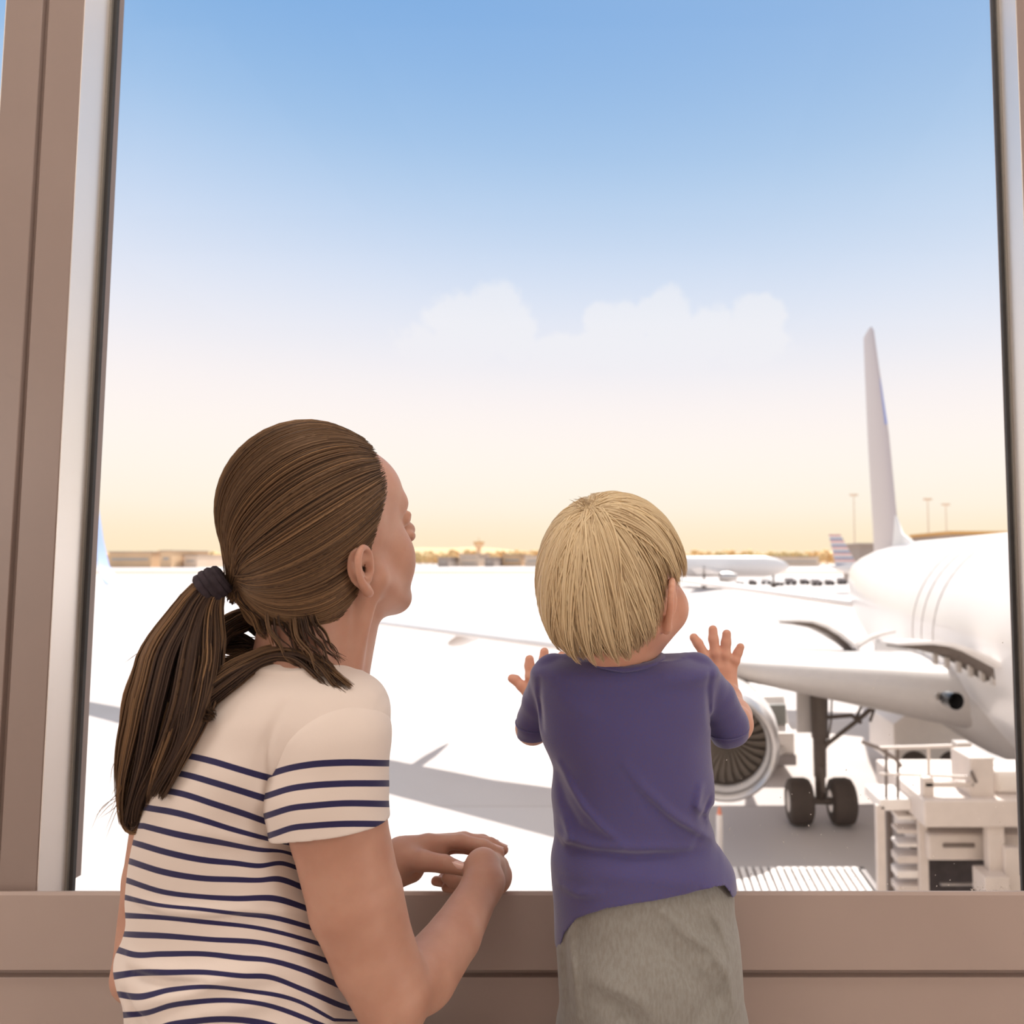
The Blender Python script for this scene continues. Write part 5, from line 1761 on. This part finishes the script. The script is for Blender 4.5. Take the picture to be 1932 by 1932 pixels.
# left hand
v.cone(WLl, P(1019, 1330, 1.143), .0160, .0140, .010)
palm([((1010, 1328, 1.147), (996, 1302, 1.150)), ((1018, 1330, 1.147), (1008, 1296, 1.150)), ((1026, 1330, 1.147), (1024, 1294, 1.150)), ((1034, 1328, 1.147), (1040, 1298, 1.150))], .0100)
fg([(996, 1306, YG), (984, 1294, YG - .002), (973, 1283, YG), (966, 1280, YG)], .0072, .0060)
fg([(1004, 1298, YG), (1001, 1276, YG - .003), (999, 1256, YG), (999, 1244, YG)], .0078, .0062)
fg([(1022, 1296, YG), (1025, 1268, YG - .003), (1026, 1246, YG), (1027, 1230, YG)], .0080, .0062)
fg([(1040, 1298, YG), (1048, 1272, YG - .003), (1055, 1252, YG), (1060, 1237, YG)], .0078, .0062)
fg([(1038, 1324, 1.145), (1054, 1312, YG), (1062, 1300, YG)], .0095, .0068)
child = vox_obj(v, 'person', M_skin2, it=1)
tag(child, 'blond toddler in a purple blue t-shirt and grey trousers, both palms flat on the window', 'person')
del v
for s in (-1, 1):
    c = Vector(HC.W((.0765, s * .028, -.018)))
    MB().revolve([(-.0105 * math.cos(math.pi * i / 10), .0112 * math.sin(math.pi * i / 10) + 1e-5) for i in range(11)], Matrix.Translation(c), 16).build('eye', M_eye, child, smooth=80)

# ---- t-shirt
foldc = ridge_field([
    ([(1050, 1452), (1072, 1490), (1100, 1528), (1135, 1560), (1175, 1590)], 0.0054, .005),
    ([(1046, 1480), (1062, 1530), (1090, 1570), (1140, 1592)], -0.0054, .008),
    ([(1180, 1440), (1215, 1485), (1260, 1532), (1310, 1575), (1350, 1612), (1378, 1640)], 0.0057, .006),
    ([(1210, 1500), (1260, 1550), (1320, 1600)], -0.0040, .007),
    ([(1050, 1620), (1090, 1615), (1160, 1612), (1240, 1616), (1310, 1628), (1362, 1650)], -0.0052, .0080),
    ([(1048, 1598), (1090, 1598), (1160, 1598), (1240, 1600), (1300, 1610)], 0.0054, .007),
    ([(1070, 1650), (1140, 1640), (1240, 1645), (1330, 1665), (1385, 1700)], 0.0054, .012),
    ([(1060, 1565), (1072, 1590), (1058, 1612)], 0.0054, .005),
    ([(1325, 1500), (1318, 1530), (1330, 1552)], 0.0072, .005), ([(1345, 1530), (1330, 1560), (1338, 1580)], -0.0054, .004),
    ([(1350, 1560), (1362, 1600), (1390, 1660)], -0.0054, .005),
    ([(1052, 1690), (1090, 1690), (1130, 1680)], 0.0036, .006), ([(1330, 1680), (1365, 1695), (1385, 1725)], 0.0040, .005),
    ([(1347, 1268), (1342, 1310), (1346, 1360), (1350, 1392)], -0.0054, .004),
    ([(1010, 1290), (1008, 1330), (1014, 1390)], -0.0054, .004),
    ([(1060, 1290), (1150, 1275), (1240, 1272), (1320, 1285)], 0.0029, .012),
    ([(1040, 1300), (1075, 1330), (1120, 1350)], 0.0029, .012),
    ([(1120, 1420), (1200, 1400), (1290, 1430)], 0.0029, .02),
], 0.86)
hemp = [(1000, 1850), (1036, 1850), (1046, 1840), (1058, 1796), (1085, 1752), (1110, 1735), (1145, 1717), (1200, 1703), (1260, 1696), (1320, 1692), (1352, 1692), (1374, 1700), (1386, 1718), (1392, 1734), (1430, 1770)]
hemt = np.array([[PX(a, b, .85).x, PX(a, b, .85).z] for a, b in hemp])
v = Vox((-.22, .78, .22), (.17, 1.08, .80), .0016)
v.loft(TABC, k=0, disp=foldc)
# raised shoulders and sleeves
v.cone(P(1120, 1280, .915), P(1046, 1276, .925), .027, .026, .015)
v.cone(P(1240, 1280, .915), P(1310, 1276, .925), .027, .027, .015)
v.cone(P(1044, 1273, .928), P(1024, 1322, .962), .0265, .0262, .006)
v.cone(P(1024, 1322, .962), P(1012, 1358, .985), .0262, .0250, .004)
v.cone(P(1311, 1272, .928), P(1348, 1318, .962), .0275, .0272, .006)
v.cone(P(1350, 1318, .962), P(1373, 1368, .985), .0272, .0272, .004)
# sleeve ends
for a, b, r in ((P(1012, 1358, .985), P(1005, 1398, 1.005), .0240), (P(1373, 1368, .985), P(1380, 1398, 1.005), .0265)):
    v.cone(a, b, r, r - .002, .008)
def plane_cut(pt, n):
    pt, n = np.array(pt), np.array(n) / np.linalg.norm(n)
    return pt, n
for pt, n, lo, hi in ((P(992, 1394, .99), (.06, .25, -1), P(900, 1560, .9), P(1040, 1340, 1.10)), (P(1376, 1402, .99), (.22, .25, -1), P(1338, 1560, .9), P(1470, 1340, 1.10))):
    pt, n = plane_cut(pt, n)
    lo_, hi_ = np.minimum(lo, hi), np.maximum(lo, hi)
    if n[0] < .1: hi_[0] = PX(1018, 1400, .95).x
    else: lo_[0] = PX(1347, 1400, .95).x
    v.op(lambda x, y, z: ((x - pt[0]) * n[0] + (y - pt[1]) * n[1] + (z - pt[2]) * n[2]).astype(np.float32), lo_, hi_, .001, 'and')
v.op(lambda x, y, z: (np.interp(x.ravel(), hemt[:, 0], hemt[:, 1])[:, None, None] - z + 0 * y).astype(np.float32), v.lo, v.lo + v.n * v.h, 0.002, 'and')
v.cone(P(1180, 1222, .910), P(1184, 1130, .905), .040, .06, .003, 'cut')
tshirt = vox_obj(v, 't_shirt', M_blue_t, child, it=2)
del v
# ribbed collar
cb = MB(); pts = []
for i in range(49):
    a = 2 * math.pi * i / 48
    c = PX(1180, 1246, .906)
    pts.append(c + Vector((.0445 * math.cos(a), .046 * math.sin(a), .004 * math.sin(a) + .004 * abs(math.cos(a)))))
cb.tube(pts, .0062, 10, flat=.6)
cb.build('collar', M_blue_t, tshirt)
# sleeve hem stitching
for c, n, r in ((P(1372, 1372, .985), (.10, .35, -1), .0292), (P(1011, 1362, .985), (-.06, .35, -1), .0268)):
    n = Vector(n).normalized(); u = n.cross(Vector((0, 1, 0))).normalized(); w = n.cross(u)
    MB().tube([Vector(c) + (u * math.cos(a) + w * math.sin(a)) * r for a in [2 * math.pi * i / 32 for i in range(33)]], .0009, 6).build('hem_seam', M_blue_t, tshirt)

# ---- trousers, feet
foldp = ridge_field([
    ([(1255, 1722), (1300, 1768), (1345, 1800), (1375, 1850), (1392, 1932)], 0.0067, .006),
    ([(1340, 1720), (1362, 1765), (1385, 1830)], 0.0045, .005),
    ([(1230, 1760), (1280, 1820), (1330, 1860), (1350, 1932)], -0.0053, .012),
    ([(1078, 1760), (1070, 1800), (1082, 1860), (1088, 1932)], 0.0060, .006), ([(1064, 1790), (1062, 1850), (1068, 1932)], -0.0045, .006),
    ([(1262, 1700), (1272, 1800), (1290, 1932)], -0.0018, .0018),
    ([(1150, 1880), (1190, 1900), (1215, 1932)], -0.0090, .014), ([(1120, 1850), (1180, 1860), (1230, 1900)], 0.0053, .010),
    ([(1300, 1932), (1340, 1900), (1370, 1880)], -0.0053, .010),
], 0.85)
v = Vox((-.20, .78, .0), (.20, 1.10, .52), .002)
rows = [(1620, 1066, 1336, .94, .082), (1660, 1056, 1362, .94, .087), (1700, 1052, 1382, .94, .0905), (1760, 1054, 1388, .938, .0945), (1800, 1051, 1395, .933, .097), (1850, 1053, 1400, .933, .100), (1932, 1057, 1405, .935, .100), (1990, 1055, 1410, .94, .092), (2030, 1070, 1400, .94, .080)]
v.loft([tangent_row(py, l - 2, r, cy, ry) for py, l, r, cy, ry in rows], k=0, disp=foldp)
for hx_, kx_, fx_ in ((1150, 1140, 1140), (1310, 1315, 1320)):
    a = P(hx_, 1950, .94); x1_ = P(kx_, 1950, .94)[0]; x2 = P(fx_, 1950, .94)[0]
    v.cone(a, (x1_, .95, .13), .060, .050, .02)
    v.cone((x1_, .95, .13), (x2, .945, .05), .050, .034, .02)
v.op(lambda x, y, z: (0.025 - z + 0 * x + 0 * y).astype(np.float32), v.lo, v.lo + v.n * v.h, .004, 'and')
vox_obj(v, 'trousers', M_greyp, child, it=2)
del v
for fx_ in (1140, 1320):
    x2 = P(fx_, 1950, .94)[0]
    v = Vox((x2 - .05, .88, -.004), (x2 + .05, 1.08, .07), .0025)
    v.cone((x2, .945, .03), (x2, 1.02, .022), .030, .025, .01)
    v.op(lambda x, y, z: (0.001 - z + 0 * x + 0 * y).astype(np.float32), v.lo, v.lo + v.n * v.h, 0, 'and')
    vox_obj(v, 'shoe', mat('child_shoe', srgb(120, 110, 110), .7), child, it=1)
    del v

# ---- blond bob
hcc = np.array([-.004, 0, .004])
azc = np.radians([-180, -150, -130, -115, -105, -97, -90, -82, -70, -50, -25, 0, 25, 50, 70, 82, 90, 97, 105, 115, 130, 150, 180])
elc = np.radians([-53, -56, -57, -56, -52, -42, -2, -4, -8, 2, 14, 16, 14, 2, -12, -20, -26, -36, -40, -43, -45, -49, -53])
def cap_c(D):
    C = [((-.010, 0, .012), (.089, .0765, .080)), ((-.026, 0, -.032), (.073, .0725, .078)), ((.030, 0, -.005), (.061, .067, .060))]
    f = lambda Q: smin(smin(_el(Q, *C[0]), _el(Q, *C[1]), .03), _el(Q, *C[2]), .02)
    return ray_r(f, hcc, D)
chair_ = cap_object(HC, hcc, azc, elc, lambda D: cap_c(D) - .002, 'hair', M_blondbase, child)
rs = np.random.RandomState(21)
crown = HC.L(P(1112, 962, .83)) - hcc; cd = crown / np.linalg.norm(crown)
S, NP = 5200, 20
az = rs.uniform(-math.pi, math.pi, S)
lock = np.floor((az + math.pi) / (2 * math.pi) * 64); lp = (np.sin(lock * 12.9898 + 3) * 43758.5453) % 1.0
lock2 = np.floor((az + math.pi) / (2 * math.pi) * 190); lp2 = (np.sin(lock2 * 78.233 + 1) * 43758.5453) % 1.0
azl = -math.pi + (lock + .5) / 64 * 2 * math.pi
el_e = np.interp(az, azc, elc) - np.radians(2 + 5 * lp + 3 * lp2) + rs.normal(0, .03, S)
short = rs.rand(S) < .45
el_e = np.where(short, el_e + rs.uniform(0, 1.1, S), el_e)
el_e = np.minimum(el_e, 1.2)
aze = az * .45 + azl * .55
de = dirs(aze + (lp - .5) * .05, el_e)
d0 = cd + rs.normal(0, .09, (S, 3)); d0 /= np.linalg.norm(d0, axis=1, keepdims=True)
D0 = dirs(az, el_e)
paths = np.zeros((S, NP, 3)); lift = rs.uniform(-.002, .0028, S) + (lp - .5) * .0065
swirl = np.cross(cd, de); 
for i in range(NP):
    t = i / (NP - 1)
    D = slerp(d0, de * (.45 + .55 * t) + D0 * (.55 - .55 * t), t)
    D = D + swirl * .10 * math.sin(math.pi * t) + rs.normal(0, .0, 3)
    D /= np.linalg.norm(D, axis=1, keepdims=True)
    r = cap_c(D) + lift * min(1, t * 4) - .002 * (1 - t) + np.where(t > .8, (t - .8) * .012 * (lp - .6), 0)
    paths[:, i] = hcc + D * r[:, None]
PW = HC.Wn(paths.reshape(-1, 3)).reshape(S, NP, 3)
tint = np.clip(.05 + .70 * lp + .30 * lp2 + rs.normal(0, .10, S), 0, 1)
strands_mesh('layered_strands', PW, rs.uniform(.0006, .0014, S), M_blond, chair_, 4, tint, taper=.95, root_taper=.5)
# tuft at the crown
S = 60; fl = np.zeros((S, 10, 3))
for k in range(S):
    a = HC.Wn((hcc + cd * (cap_c(cd[None])[0] - .003))[None])[0] + rs.normal(0, .006, 3)
    dr = np.array([-.35, 0.1, .9]) + rs.normal(0, .5, 3)
    fl[k] = spline([a, a + dr * .006, a + dr * .009 + np.array([-.004, 0, -.001])], 10)
strands_mesh('crown_tuft', fl, np.full(S, .0005), M_blond, chair_, 3, rs.uniform(.2, .8, S), taper=.9)
